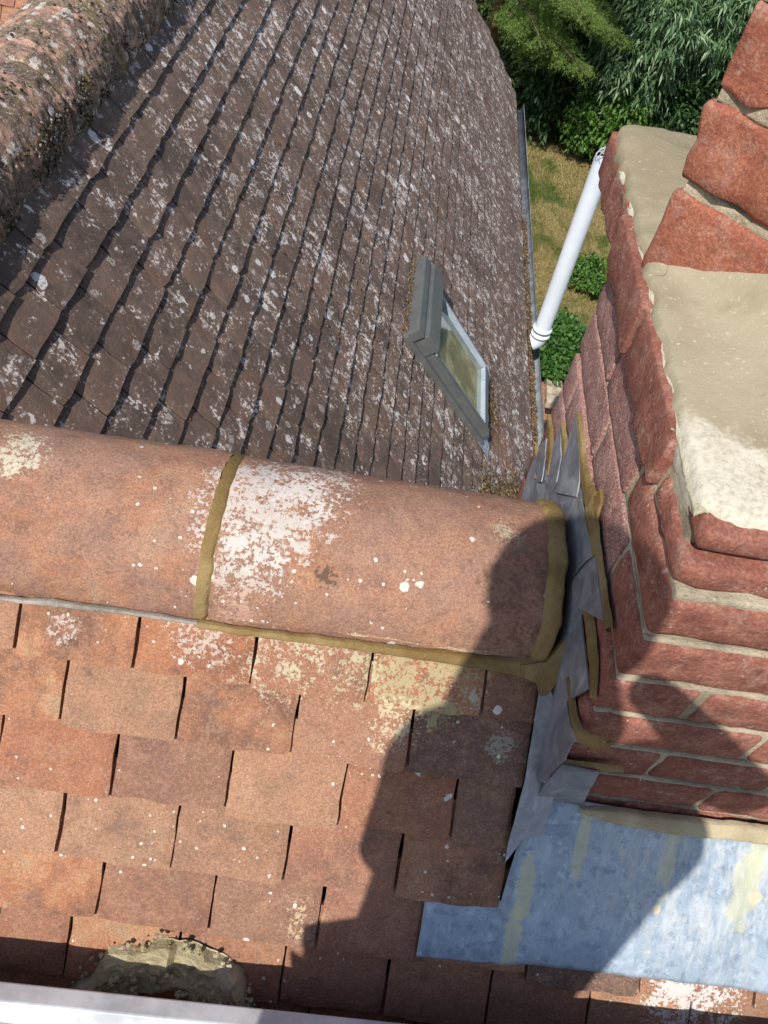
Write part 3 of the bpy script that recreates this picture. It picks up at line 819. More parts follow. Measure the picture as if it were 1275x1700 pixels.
# fresh bed along the lower edge and at the chimney end
bedp = [on(x, y, off(NEAR, .004)) for x, y in ((328, 1036), (400, 1048), (500, 1060), (600, 1073), (700, 1087), (800, 1100), (880, 1112), (912, 1116))]
ribbon('bed_mortar', m_fresh, near, bedp, NN, None, [.010, .012, .013, .015, .017, .020, .032, .042], .006, .005, .3, 5)
bedg = [on(x, y, off(NEAR, .002)) for x, y in ((-120, 978), (0, 993), (100, 1003), (200, 1015), (328, 1034))]
ribbon('bed_mortar', m_grey, near, bedg, NN, None, [.009, .007, .010, .008, .006], .005, .005, .4, 8)
endp = [rpt(xe+.017+.0015*sin(k), radians(-8+k*150/26), -.004+.004) for k in range(27)]
ribbon('end_mortar', m_fresh, near, endp, rn, None, [.034]*4+[.030]*18+[.036]*5, .006, .004, .25, 12)
sheet('bed_mortar', m_fresh, near, [on(x, y, off(NEAR, .002)) for x, y in ((862, 1100), (905, 1095), (934, 1060), (940, 1095), (912, 1140), (904, 1148), (893, 1150), (888, 1128), (862, 1118))], NN, .012, .008, .004)
boxo('bedding_core', m_grey, near, O, X, Y, Z, (-1.1, xe, RC.y-.125, RC.y+.125, -1.06, RC.z+.0))

# mortar mound and clay cap near the platform
mound = empty('mortar_mound', P(270, 1620)); tag(mound, 'cracked pale mortar mound around a red clay cap, low on the orange tiles', 'mortar mound')
mc = P(268, 1700); vs, fs = [], []
NR, NT = 26, 96
for j in range(NR+1):
    for i in range(NT):
        a = 2*pi*i/NT; u = j/NR; rr = .080+.060*u
        ragged = 1+.10*fbm(V((cos(a)*2, sin(a)*2, 1)), 1, 4)*u
        x = cos(a)*rr*ragged*1.02; y = sin(a)*rr*ragged
        hgt = .024*min(1, (.97-u)/.22)**.6*(.75+.25*(1-u)) if u < .93 else -.012
        hgt += .008*fbm(V((x*45, y*45, 2)), 1, 5)*(1 if u < .95 else .2)
        hgt += .006*abs(fbm(V((x*110, y*110, 7)), 1, 3))*(1 if .2 < u < .8 else 0)
        if abs(a-radians(78)) < .16 and .3 < u < .95: hgt -= .013
        vs.append(mc+UA*x+WA*y+NN*(hgt+.004))
for j in range(NR):
    for i in range(NT): fs.append((j*NT+i, j*NT+(i+1) % NT, (j+1)*NT+(i+1) % NT, (j+1)*NT+i))
m_mound = mortar('mound_mortar', (.40, .34, .20), (.60, .53, .36), .5, .010)
obj('mortar_ring', mesh('mortar_ring', vs, fs, m_mound), mound)
litv, litf = [], []
bm = bmesh.new()
for _ in range(180):
    a = rng.uniform(.15, pi-.15); r = rng.uniform(.085, .155); p = mc+UA*cos(a)*r+WA*sin(a)*r+NN*(.034 if r < .12 else .006)
    bmesh.ops.create_icosphere(bm, subdivisions=1, radius=rng.uniform(.0015, .005), matrix=Matrix.Translation(p))
for v in bm.verts: v.co += V((rng.gauss(0, .0007), rng.gauss(0, .0007), rng.gauss(0, .0007)))
tag(bmobj('mortar_crumbs', bm, m_mound, mound), kind='stuff')
vs, fs = [mc+NN*.014], []
for i in range(48):
    a = 2*pi*i/48; vs.append(mc+(UA*cos(a)+WA*sin(a))*.092+NN*.012)
for i in range(48): fs.append((0, 1+i, 1+(i+1) % 48))
m_cap = terracotta('red_clay_cap', [], .02, ridge=False)
obj('clay_cap', mesh('clay_cap', vs, fs, m_cap), mound)

# ================================================================== CHIMNEY
ch = empty('chimney', (.64, .75, -1.6)); tag(ch, 'red brick chimney with smooth mortar shoulders and a diagonal upper stack', 'chimney')
XL, XR = .340, .96
ZJ = [-.540, -.622, -.704, -.787, -.868, -.950, -1.030, -1.108, -1.19, -1.27, -1.35, -1.43, -1.51]
YF = [.462, .452, .447, .441, .436, .430, .424, .420, .418, .418, .418, .418]
YB = [1.325, 1.055, 1.055, 1.05, 1.05, 1.05, 1.05, 1.05, 1.05, 1.05, 1.05, 1.05]
def fx(x, y, k): return on(x, y, (Y, YF[k])).x
# x of the upright joints on the front of each course (first brick starts at the corner)
FJ = {1: [.62], 2: [.565], 3: [fx(1216, 1120, 3), .66], 4: [fx(1330, 1190, 4), .76], 5: [fx(1150, 1219, 5), .65], 6: [fx(1241, 1282, 6), .76], 7: [fx(1050, 1318, 7), fx(1285, 1345, 7), .86], 8: [fx(1092, 1350, 8), .70], 9: [.56, .78], 10: [.5, .7], 11: [.56, .78]}
# y of the upright joints on the left side
LJ = {0: [.60, .83, 1.06], 1: [.655, .87], 2: [.585, .80], 3: [.66, .765, .98], 4: [.64, .85], 5: [.54, .76, .98], 6: [.65, .87], 7: [.54, .76, .98], 8: [.65, .87], 9: [.76], 10: [.65, .87], 11: [.76]}
sd = 100
for k in range(12):
    zt, zb = ZJ[k], ZJ[k+1]; y0, y1 = YF[k], YB[k]
    J = .0038
    h = (zt-zb)-2*J+.001; zc = (zt+zb)/2
    # mortar core of this course
    rec = .0055
    boxo('mortar_bed', m_mort, ch, O, X, Y, Z, (XL+rec, XR, y0+rec if k else .50, y1-.01, zb-.0005, zt-.0015*(k+1) % .003), .004)
    ls = [y0]+LJ[k]+[y1]; 
    xo = 0.0015*((k*7) % 3-1)
    for a, b in zip(ls, ls[1:]):
        if k == 0 and a == ls[0]: continue
        sd += 1; first = a == ls[0]
        ya, yb = a+(0 if first else J), b-(J if b != ls[-1] else 0)
        dxx = .215 if (first and k % 2 and k > 0) else .102
        if first and k in FJ: dxx = FJ[k][0]-XL-J
        if first and k == 0: dxx = .10
        if k == 0: xo = {0: 0, 1: -.010, 2: -.014, 3: -.003}[ls.index(a)]
        mt = m_brick_side if (k in (1, 2, 3, 4) and not first) else m_brick
        rbrick('brick', mt, ch, V((XL+xo+dxx/2, (ya+yb)/2, zc)), X, Y, Z, dxx, yb-ya, h, (.007 if k>1 else .014) if first else .0038, sd, .004 if k < 1 else .0018)
    if k in FJ:
        fs_ = FJ[k]+[XR+.05]
        for a, b in zip(fs_, fs_[1:]):
            sd += 1
            rbrick('brick', m_brick if k > 2 else m_brick, ch, V(((a+b)/2, y0+.051+.001*((sd*5) % 3-1), zc)), X, Y, Z, b-a-2*J, .102, h, .007, sd, .0030)
# two thin weathered courses under the front lip of the shoulder
for (zb, zt, yf, js) in ((-.621, -.585, .466, [.337, .57, .80, 1.0]), (-.569, -.541, .474, [.340, .68, .9, 1.0])):
    for a, b in zip(js, js[1:]):
        sd += 1; rbrick('brick', m_brick, ch, V(((a+b)/2, yf+.064, (zt+zb)/2)), X, Y, Z, b-a-.006, .128, zt-zb, .008, sd, .004)

# shoulder of smooth mortar: rises from the rim to the stack
SCX, SCY, SA = .628, .93, .283               # centre of the diagonal stack, half diagonal
def shoulder():
    NXs, NYs = 150, 190; vs, fs = [], []
    x0, x1, y0, y1 = .337, .965, .487, 1.335; rc = .045
    def rim(x, y):
        # signed distance inside a rounded rectangle
        qx = abs(x-(x0+x1)/2)-(x1-x0)/2+rc; qy = abs(y-(y0+y1)/2)-(y1-y0)/2+rc
        return -(sqrt(max(qx, 0)**2+max(qy, 0)**2)+min(max(qx, qy), 0)-rc)
    for j in range(NYs+1):
        for i in range(NXs+1):
            x = x0+(x1-x0)*i/NXs; y = y0+(y1-y0)*j/NYs
            # pull the square grid into the rounded corners
            cx_, cy_ = max(x0+rc, min(x1-rc, x)), max(y0+rc, min(y1-rc, y))
            d = V((x-cx_, y-cy_))
            if d.x and d.y:
                m_ = max(abs(d.x), abs(d.y)); d = d*(m_/d.length)
                x, y = cx_+d.x, cy_+d.y
            w = .006*fbm(V((x*9, y*9, 0)), 1, 3)
            e = max(0, rim(x, y))
            dd = abs(x-SCX)+abs(y-SCY)-SA          # distance outside the diamond
            t = e/(e+max(dd, 0)*.707+1e-4)
            z = -.536+.028*(1-math.exp(-e/.010))*.35+.085*t*t*min(1, e/.12)+w*.5*min(1, e/.03)
            if i in (0, NXs) or j in (0, NYs): z = -.552+.004*fbm(V((x*30, y*30, 1)), 1, 3)
            k = .004*fbm(V((x*28, y*28, 5)), 1, 4) if e < .02 else 0
            vs.append((x+k, y+k, z))
    for j in range(NYs):
        for i in range(NXs):
            q = j*(NXs+1)+i; fs.append((q, q+1, q+NXs+2, q+NXs+1))
    # skirt
    ring = [i for i in range(NXs+1)]+[(j*(NXs+1)+NXs) for j in range(1, NYs+1)]+[NYs*(NXs+1)+i for i in range(NXs-1, -1, -1)]+[j*(NXs+1) for j in range(NYs-1, 0, -1)]
    b = len(vs)
    for q in ring: v = V(vs[q]); vs.append((v.x+(.64-v.x)*.03, v.y+(.9-v.y)*.03, v.z-.03))
    for i in range(len(ring)):
        n = (i+1) % len(ring); fs.append((ring[i], b+i, b+n, ring[n]))
    return obj('shoulder', mesh('shoulder', vs, fs, m_flaunch, True), ch)
shoulder()
# ragged pale mortar crust along the rim
rimp = [V((.3425+.0015*sin(q*3), .50+q*.058, -.5445)) for q in range(0, 14)]
ribbon('rim_mortar', m_pale, ch, rimp, V((-.75, 0, .66)).normalized(), None, [.016]*14, .0030, .004, .45, 31)

# upper stack, set diagonally
DA, DB = V((.7071, -.7071, 0)), V((.7071, .7071, 0))
CL = V((SCX-SA-.010, SCY, 0)); side = SA*1.4142
zs = [-.560, -.428, -.326, -.226, -.130, -.062, -.006, .082, .17, .258, .346, .434]
for k in range(len(zs)-1):
    zb, zt = zs[k], zs[k+1]; h = zt-zb-.013; zc = (zb+zt)/2
    o_ = {0: 0, 1: -.008, 2: .004}.get(k, 0); SHX = V(((-.006, .006, -.012, -.018)[min(k, 3)], 0, 0))
    boxo('mortar_bed', m_mort, ch, V((CL.x, CL.y, 0))+SHX, DA, DB, Z, (.010, side-.010, .010, side-.010, zb-.006, zt-.0065), .003)
    js = [0, .235, side+.01] if k % 2 == 0 else [0, .30, side+.01]
    if k == 1: js = [-.014, .30, side]
    for a, b in zip(js, js[1:]):
        sd += 1
        dpt = .105
        rbrick('brick', m_brick_up, ch, CL+SHX+DA*((a+b)/2)+DB*(dpt/2+o_)+Z*zc, DA, DB, Z, b-a-.010, dpt, h, .007, sd, .008 if k in (1, 2) else .003)
    js = [.112, .30, side] if k % 2 == 0 else [.105, .22, side]
    for a, b in zip(js, js[1:]):
        sd += 1; rbrick('brick', m_brick_up, ch, CL+DB*((a+b)/2)+DA*(.055)+Z*zc, DA, DB, Z, .105, b-a-.010, h, .012, sd, .006)
bsp = [CL+DA*(q*.03)+DB*(-.004)+Z*(-.530+.055*(1-abs(q-4)/9)) for q in range(-1, 15)]
for (zj, sc_) in ((-.431, 1), (-.329, 1)):
    pth = [CL+DA*(.01+q*.03)+DB*(.010)+Z*(zj+.0) for q in range(13)]
    ribbon('joint_mortar', m_mort, ch, pth, (-DB+Z*.15).normalized(), None, [.020]*13, .005, .005, .35, int(zj*100)+80)

# ------------------------------------------------------------------ lead work on the chimney
PX = (X, XL-.006)                              # plane just proud of the left side
fl = empty('step_flashing', (.33, .5, -1.0)); tag(fl, 'new grey lead step flashing cut in teeth along the left side of the chimney', 'flashing')
def lp(pts, pl): return [on(x, y, pl) for x, y in pts]
sheet('lead_sheet', m_lead, fl, lp(((934, 832), (966, 828), (977, 870), (988, 921), (992, 950), (997, 985), (1004, 1031), (988, 1024), (970, 1016), (966, 1022), (972, 1075), (979, 1144), (960, 1136), (942, 1124), (944, 1165), (950, 1205), (962, 1226), (953, 1232), (940, 1262), (925, 1272), (905, 1300), (880, 1290), (886, 1200), (898, 1140), (930, 1085), (942, 1030), (948, 975), (948, 930)), PX), -X, .0022, .014, .0022, 3)
# lapped upper piece
sheet('lead_lap', m_lead, fl, lp(((950, 966), (962, 945), (975, 930), (989, 921), (993, 948), (998, 985), (1004, 1030), (985, 1022), (968, 1012), (955, 1000)), off(PX, -.004)), -X, .0022, .012, .0015, 5)
# soaker turned down on to the tiles and wrapped round the corner
sheet('soaker', m_lead, fl, [on(x, y, off(NEAR, .010)) for x, y in ((894, 1150), (886, 1200), (870, 1300), (858, 1345), (842, 1405), (838, 1430), (868, 1392), (900, 1388), (925, 1300), (938, 1235), (925, 1180), (912, 1140))], NN, .002, .014, .0025, 7)
YFL = (Y, .412)
cornr = lp(((928, 1268), (945, 1270), (996, 1280), (978, 1312), (958, 1348), (937, 1386), (905, 1386), (868, 1380), (884, 1335), (905, 1300)), YFL)
sheet('corner_wrap', m_lead, fl, cornr, -Y, .0022, .014, .0018, 9)
# teeth on the far side of the ridge
TT = [((905, 795), (918, 750), (934, 703), (932, 760), (925, 800), (915, 818)),
      ((925, 818), (934, 770), (948, 725), (959, 687), (962, 725), (965, 770), (964, 800), (958, 825)),
      ((888, 770), (897, 745), (908, 728), (906, 760), (900, 800), (893, 800))]
for i_, t in enumerate(TT): sheet('lead_tooth', m_lead, fl, lp(t, off(PX, -.0025*i_)), -X, .002, .014, .0015, 11+i_)
sheet('lead_tooth', m_lead, fl, lp(((880, 780), (900, 735), (908, 775), (930, 735), (948, 740), (966, 770), (975, 835), (940, 845), (868, 830)), off(PX, .003)), -X, .002, .016, .002, 17)
BK = (NBK, NBK.dot(bo)+.012)
sheet('soaker', m_lead, fl, [bk(x, d, .010) for x, d in ((.337, -.02), (.235, -.01), (.225, .10), (.235, .22), (.25, .34), (.337, .36))], NBK, .003, .014, .004, 21)
# dark strip laid on for the shade in the slit where the upper sheet laps
ribbon('lap_shade', m_gap, fl, lp(((948, 967), (952, 958), (962, 945), (974, 932), (988, 921)), off(PX, -.0085)), -X, None, [.0012, .0018, .002, .0018, .001], .0004, .004, .1, 50)

# fresh pointing over the lead
pnt = empty('fresh_pointing', (.33, .55, -.9)); tag(pnt, 'fresh ochre mortar pointing squeezed above the lead steps on the chimney side', 'pointing')
for i_, (pts, ws) in enumerate([
    (((960, 690), (965, 735), (968, 780), (975, 820), (981, 845)), (.012, .018, .022, .03, .05)),
    (((981, 830), (985, 880), (992, 930), (999, 975), (1005, 1015), (1012, 1045)), (.045, .026, .022, .020, .018, .010)),
    (((974, 1012), (980, 1050), (984, 1090), (985, 1130), (984, 1160)), (.022, .026, .024, .018, .010)),
    (((944, 1126), (948, 1160), (953, 1195), (963, 1222), (985, 1232), (1010, 1236)), (.008, .014, .016, .018, .018, .010)),
    (((934, 703), (938, 740), (940, 775), (936, 800)), (.008, .018, .024, .012)),
    (((911, 690), (914, 720), (914, 760), (911, 790)), (.008, .018, .022, .008)),
    (((890, 742), (893, 770), (890, 795)), (.008, .014, .008))]):
    pts3 = lp(pts, off(PX, -.001))
    ribbon('pointing_bead', m_fresh, pnt, pts3, -X, None, ws, .0035, .005, .3, 60+i_)
sheet('pointing_bead', m_fresh, pnt, lp(((975, 822), (992, 824), (1000, 812), (1001, 832), (995, 850), (990, 870), (983, 870)), off(PX, .0)), -X, .004, .01, .002, 71)
ribbon('pointing_bead', m_fresh, pnt, lp(((930, 1264), (960, 1270), (1000, 1275), (1035, 1277)), (Y, .418)), -Y, None, [.008, .014, .014, .006], .004, .005, .3, 77)
ribbon('pointing_bead', m_fresh, pnt, lp(((962, 1224), (985, 1234), (1012, 1240)), (Y, .428)), -Y, None, [.016, .018, .008], .004, .005, .3, 78)

# blue lead apron below the chimney front
apr = empty('lead_apron', P(1000, 1500)); tag(apr, 'blue grey weathered lead apron stained yellow below the front of the chimney', 'apron')
edge_pts = [(682, 1508), (676, 1545), (678, 1574), (688, 1583), (740, 1588), (800, 1594), (866, 1589), (930, 1597), (1000, 1606), (1100, 1616), (1200, 1629), (1275, 1641), (1500, 1668)]
top_pts = [(1560, 1430), (1275, 1396), (1150, 1377), (1050, 1366), (955, 1356), (935, 1372), (868, 1378), (845, 1420), (836, 1470), (828, 1508), (760, 1505)]
LPL = off(NEAR, .008)
vs = []
poly = [on(x, y, off(NEAR, .0125) if y > 1560 else off(NEAR, .002)) for x, y in edge_pts+top_pts]
def apron_grid():
    vs, fs = [], []; NXs, NYs = 90, 40
    lo = [P(x, y) for x, y in edge_pts[3:]]
    xa, xb = on(690, 1585, NEAR).x, 1.0
    for j in range(NYs+1):
        for i in range(NXs+1):
            x = xa+(xb-xa)*i/NXs
            # lower edge
            yl = np.interp(x, [p.x for p in lo], [p.y for p in lo])
            sl_ = (.486-yl)/cos(QA)
            su = (.486-on(760, 1490, NEAR).y)/cos(QA) if x < P(833, 1500).x else ((.486-on(865, 1372, NEAR).y)/cos(QA) if x < .352 else (.486-.415)/cos(QA))
            s = sl_+(su-sl_)*j/NYs
            k = np.interp(s, [.10, .14, .36], [.004, .002, .013])+.0035*fbm(V((x*9, s*9, 2)), 1, 3)
            if j == 0: s += .0012*fbm(V((x*40, 0, 0)), 1, 2)
            if x < P(833, 1500).x: k = np.interp(s, [.28, .345, .36], [-.007, .004, .006])
            vs.append(ap_(s, x, k))
    for j in range(NYs):
        for i in range(NXs):
            q = j*(NXs+1)+i; fs.append((q, q+1, q+NXs+2, q+NXs+1))
    o = obj('apron_sheet', mesh('apron_sheet', vs, fs, m_leadblue, True), apr)
    md = o.modifiers.new('thickness', 'SOLIDIFY'); md.thickness = .0026; md.offset = -1
    return o
apron_grid()
filp = [on(x, y, (Y, .416)) for x, y in ((950, 1356), (1000, 1363), (1080, 1374), (1160, 1384), (1275, 1397), (1400, 1412), (1500, 1425))]
filp = [on(x, y-9, off(NEAR, .013)) for x, y in ((962, 1354), (1000, 1361), (1080, 1374), (1160, 1384), (1275, 1397), (1400, 1412), (1500, 1425))]
ribbon('base_fillet', mortar('fillet_mortar', (.36, .29, .18), (.50, .42, .28), .2), ch, filp, V((0, -.62, .78)).normalized(), None, [.008, .022, .028, .030, .030, .032, .032], .006, .006, .2, 90)

# ================================================================== FAR TERRACOTTA ROOF (top left)
farr = empty('far_roof', (-1.7, 5, -2)); tag(farr, 'distant orange tiled roof glimpsed beyond the mossy ridge', 'roof')
fo = ray(40, 70)*5.0
TWf, GF = .168, .1
for r in range(-6, 7):
    for c in range(-5, 6):
        w_ = TWf-.006; seed += 1
        if r in (-6, 6) and c not in range(-5, 6): continue
        if not hasattr(farr, '_x'): pass
        o = bpy.data.objects.new('tile', mesh('far_tile', *slab_tile(seed % 9+200, w_, .15, .012, 4, 3, .002, .12, .003, .004), m_tile)); link(o, farr); o.matrix_parent_inverse = Matrix.Translation(-farr.location)
        o.matrix_basis = frame(fo+UA*(c*TWf+(TWf/2 if r % 2 else 0))-WA*(r*GF), UA, WA, NN)
bm = bmesh.new(); box(bm, fo, UA, WA, NN, -3, .95, -2.5, .75, -.1, -.035); bmobj('underlay', bm, m_tile, farr)

# ================================================================== PLATFORM
plat = empty('access_platform', (0, -.3, -1.47)); tag(plat, 'white aluminium edge and dark mesh of the access platform at the bottom', 'platform')
e0, e1 = ray(0, 1628), ray(630, 1700)
hp = off(NEAR, .100)
A0 = on(0, 1628, hp); A1 = on(690, 1700, hp); ax = (A1-A0).normalized()
dn = (V((0, -.55, -.83)) - ax*V((0, -.55, -.83)).dot(ax)).normalized(); out_ = ax.cross(dn)*-1
if out_.dot(NN) < 0: out_ = -out_
L0, L1 = -1.2, 1.9
# the rail: a flat extrusion with a lip
boxo('edge_rail', m_alu, plat, A0, ax, dn, out_, (L0, L1, 0, .050, 0, .030), .003)
boxo('edge_lip', m_alu, plat, A0, ax, dn, out_, (L0, L1, .036, .0485, .0305, .035), .002)
boxo('kick_strip', plain('dirty_strip', (.22, .22, .23), .7, .2, .6, 60, .001), plat, A0, ax, dn, out_, (L0, L1, .0505, .060, 0, .024), .001)
boxo('mesh_panel', m_mesh, plat, A0, ax, dn, out_, (L0, L1, .0605, .36, .002, .018))
bm = bmesh.new()
for i in range(150): box(bm, A0, ax, dn, out_, L0+.2+i*.0095, L0+.2015+i*.0095, .061, .16, .0182, .0215)
for j in range(9): box(bm, A0, ax, dn, out_, L0+.2, L0+1.62, .065+j*.0095, .0665+j*.0095, .0183, .0220)
bmobj('mesh_wires', bm, m_gut, plat)
PZ = -1.50
boxo('deck', m_mesh, plat, O, X, Y, Z, (-1.2, 1.6, -1.3, -.12, PZ-.04, PZ))
boxo('deck_frame', m_alu, plat, O, X, Y, Z, (-1.25, 1.65, -1.35, -1.301, PZ-.1, PZ+.02), .004)
bm = bmesh.new()
for (x, y) in ((-1.2, -1.3), (1.6, -1.3)):
    tube(bm, V((x, y, GZ)), V((x, y, PZ+1.0)), .024, 16)
bmobj('upright', bm, m_alu, plat, True)

# ================================================================== PERSON holding the phone (throws the shadow on the roof)
def skinned(name, nodes, edges, mat, parent, sub=2):
    me = bpy.data.meshes.new(name); me.from_pydata([n[0] for n in nodes], edges, []); me.update()
    o = bpy.data.objects.new(name, me); link(o, parent)
    if parent is not None: o.matrix_parent_inverse = Matrix.Translation(-parent.location)
    sk = o.modifiers.new('skin', 'SKIN'); sk.use_smooth_shade = True
    for i, n in enumerate(nodes):
        r = n[1] if isinstance(n[1], tuple) else (n[1], n[1]); me.skin_vertices[0].data[i].radius = r
    me.skin_vertices[0].data[0].use_root = True
    s_ = o.modifiers.new('sub', 'SUBSURF'); s_.levels = sub; s_.render_levels = sub
    me.materials.append(mat); return o
m_skin = plain('skin', (.50, .29, .20), .6, 0, .08); m_shirt = plain('navy_work_shirt', (.04, .06, .12), .9, 0, .2, 40)
m_trou = plain('dark_work_trousers', (.05, .05, .055), .9, 0, .2, 40); m_hair = plain('brown_hair', (.07, .045, .03), .8, 0, .3, 90)
m_phone = plain('black_phone', (.02, .02, .022), .25, 0, .1); m_boot = plain('tan_boots', (.22, .13, .06), .8)
per = empty('person', (-.12, -.45, PZ)); tag(per, 'person in navy shirt standing on the platform, holding a phone out over the roof', 'person')
def sh(x, y, yv, pl=NEAR):
    q = on(x, y, pl); return q+SUN*((q.y-yv)/-SUN.y*1.0)
HB = V((-.105, -.27, .31))                      # head centre
pel = V((-.045, -.48, -.62)); che = V((-.02, -.42, -.22)); nk = V((-.095, -.33, .12))
sL, sR = sh(725, 1200, -.38), sh(1130, 1270, -.38, (Y, .43))
eL, eR = sh(630, 1440, -.26), sh(1255, 1330, -.27, (Y, .43))
ph_c = -iu*.045-fw*.012
hL, hR = ph_c-ir*.052-iu*.03-fw*.012, ph_c+ir*.052-iu*.03-fw*.012
kL, kR = V((-.15, -.42, -1.05)), V((.06, -.42, -1.05)); fLt, fRt = V((-.17, -.47, PZ+.07)), V((.08, -.47, PZ+.07))
body = [(pel, (.17, .13)), (pel.lerp(che, .5), (.175, .12)), (che, (.19, .13)), (nk, .085), (HB-Z*.06, .065), (HB+V((0, .0, .03)), (.085, .10)), (HB+Z*.09, .06),
        (sL, .065), (sL.lerp(eL, .5), .050), (eL, .042), (eL.lerp(hL, .5), .038), (hL.lerp(eL, .16), .027),
        (sR, .065), (sR.lerp(eR, .5), .050), (eR, .042), (eR.lerp(hR, .5), .038), (hR.lerp(eR, .16), .027),
        (pel+V((-.09, 0, -.08)), .10), (kL, .062), (fLt, .042), (fLt+V((0, .12, -.03)), .036), (pel+V((.09, 0, -.08)), .10), (kR, .062), (fRt, .042), (fRt+V((0, .12, -.03)), .036), (nk.lerp(sL, .5)-Z*.02, .085), (nk.lerp(sR, .5)-Z*.03, .075), (pel+V((-.13, .02, .17)), .11), (pel+V((.12, .02, .02)), .13), (sh(1170, 1350, -.40, (Y, .43)), .07)]
skinned('body', body, [(0, 1), (1, 2), (2, 3), (3, 4), (4, 5), (5, 6), (2, 7), (7, 8), (8, 9), (9, 10), (10, 11), (2, 12), (12, 13), (13, 14), (14, 15), (15, 16), (0, 17), (17, 18), (18, 19), (19, 20), (0, 21), (21, 22), (22, 23), (23, 24), (3, 25), (3, 26), (0, 27), (0, 28), (2, 29)], m_shirt, per)
# face and hair
def blob(name, mat, parent, c, r, seed=0, rough=0.0, sub=3):
    bm = bmesh.new(); bmesh.ops.create_icosphere(bm, subdivisions=sub, radius=1)
    for v in bm.verts:
        n = v.co.normalized(); k = 1+rough*fbm(n*3+V((seed, 0, 0)), 1, 3); v.co = V((c.x+n.x*r[0]*k, c.y+n.y*r[1]*k, c.z+n.z*r[2]*k))
    return bmobj(name, bm, mat, parent, True)
blob('face', m_skin, per, HB+V((0, .018, .0)), (.080, .095, .118))
blob('nose', m_skin, per, HB+V((0, .118, -.012)), (.012, .016, .020))
for s_ in (-1, 1):
    blob('ear', m_skin, per, HB+V((s_*.086, 0, 0)), (.012, .022, .032)); blob('eye', m_wlight, per, HB+V((s_*.030, .102, .018)), (.012, .008, .008))
blob('mouth', plain('lips', (.40, .15, .12)), per, HB+V((0, .104, -.052)), (.022, .008, .006))
blob('hair', m_hair, per, HB+V((0, -.012, .035)), (.104, .118, .118), 3, .06)
def hand(c, sx):
    # palm beside the phone, four fingers curled behind it and a thumb on its edge
    inn = -ir*sx; nodes = [(c+fw*.0-iu*.01, (.020, .030)), (c+iu*.02, (.016, .034))]; ed = [(0, 1)]
    skinned('palm', [(c-iu*.028-fw*.006, (.022, .022)), (c, (.016, .030)), (c+iu*.024, (.012, .026))], [(0, 1), (1, 2)], m_skin, per)
    for q, L in enumerate((.030, .036, .038, .033)):
        b = c+iu*(-.022+.018*q)-fw*.004
        p1 = b+ir*sx*.012+fw*.010; p2 = p1+inn*L*.55+fw*.005; p3 = p2+inn*L*.5-fw*.002
        skinned('finger', [(b, .009), (p1, .0095), (p2, .0085), (p3, .007)], [(0, 1), (1, 2), (2, 3)], m_skin, per, 1)
    t0 = c-iu*.018-fw*.014; skinned('thumb', [(t0, .012), (t0+inn*.018+iu*.022-fw*.008, .0105), (t0+inn*.034+iu*.040-fw*.004, .009)], [(0, 1), (1, 2)], m_skin, per, 1)
hand(hL, -1); hand(hR, 1)
phone = empty('phone', ph_c); tag(phone, 'black phone held out over the roof in both hands', 'phone')
boxo('phone_body', m_phone, phone, ph_c, ir, iu, fw, (-.0375, .0375, -.075, .060, -.004, .004), .003)
skinned('trousers', [(pel+V((0, 0, .05)), (.17, .13)), (pel+V((-.09, 0, -.10)), .108), (kL, .070), (fLt+Z*.03, .056), (pel+V((.09, 0, -.10)), .108), (kR, .070), (fRt+Z*.03, .056)], [(0, 1), (1, 2), (2, 3), (0, 4), (4, 5), (5, 6)], m_trou, per)
for f_ in (fLt, fRt): skinned('boot', [(f_+V((0, -.03, .02)), .05), (f_+V((0, 0, -.02)), .05), (f_+V((0, .13, -.03)), .042)], [(0, 1), (1, 2)], m_boot, per)

# ================================================================== GARDEN
def leaf_mat(name, cols, trans=.25, rough=.45):
    m = M(name, rough, 0, .35)
    c = m.ramp(m.island(), *[(i/(len(cols)-1), k) for i, k in enumerate(cols)])
    m.put(m.b.inputs['Base Color'], c)
    tr = m.n('ShaderNodeBsdfTranslucent'); m.put(tr.inputs[0], m.mix(.5, c, (.25, .35, .03)))
    mx = m.n('ShaderNodeMixShader'); mx.inputs[0].default_value = trans
    outn = [n for n in m.t.nodes if n.type == 'OUTPUT_MATERIAL'][0]
    m.t.links.new(m.b.outputs[0], mx.inputs[1]); m.t.links.new(tr.outputs[0], mx.inputs[2]); m.t.links.new(mx.outputs[0], outn.inputs[0])
    return m.m
lm_budd = leaf_mat('silver_green_leaf', ((.04, .09, .04), (.08, .16, .065), (.14, .25, .11), (.30, .40, .25)))
lm_dark = leaf_mat('deep_green_leaf', ((.018, .045, .015), (.035, .08, .028), (.07, .13, .045)), .15, .35)
lm_bright = leaf_mat('bright_green_leaf', ((.05, .12, .02), (.09, .19, .035), (.15, .27, .06)), .3)
lm_spruce = leaf_mat('spruce_needle', ((.09, .15, .03), (.15, .23, .05), (.22, .31, .08)), .2, .6)
lm_bush = leaf_mat('bush_leaf', ((.03, .09, .015), (.06, .15, .03), (.10, .22, .05)), .3)
m_bark = mortar('bark', (.10, .065, .04), (.20, .14, .09), .4)
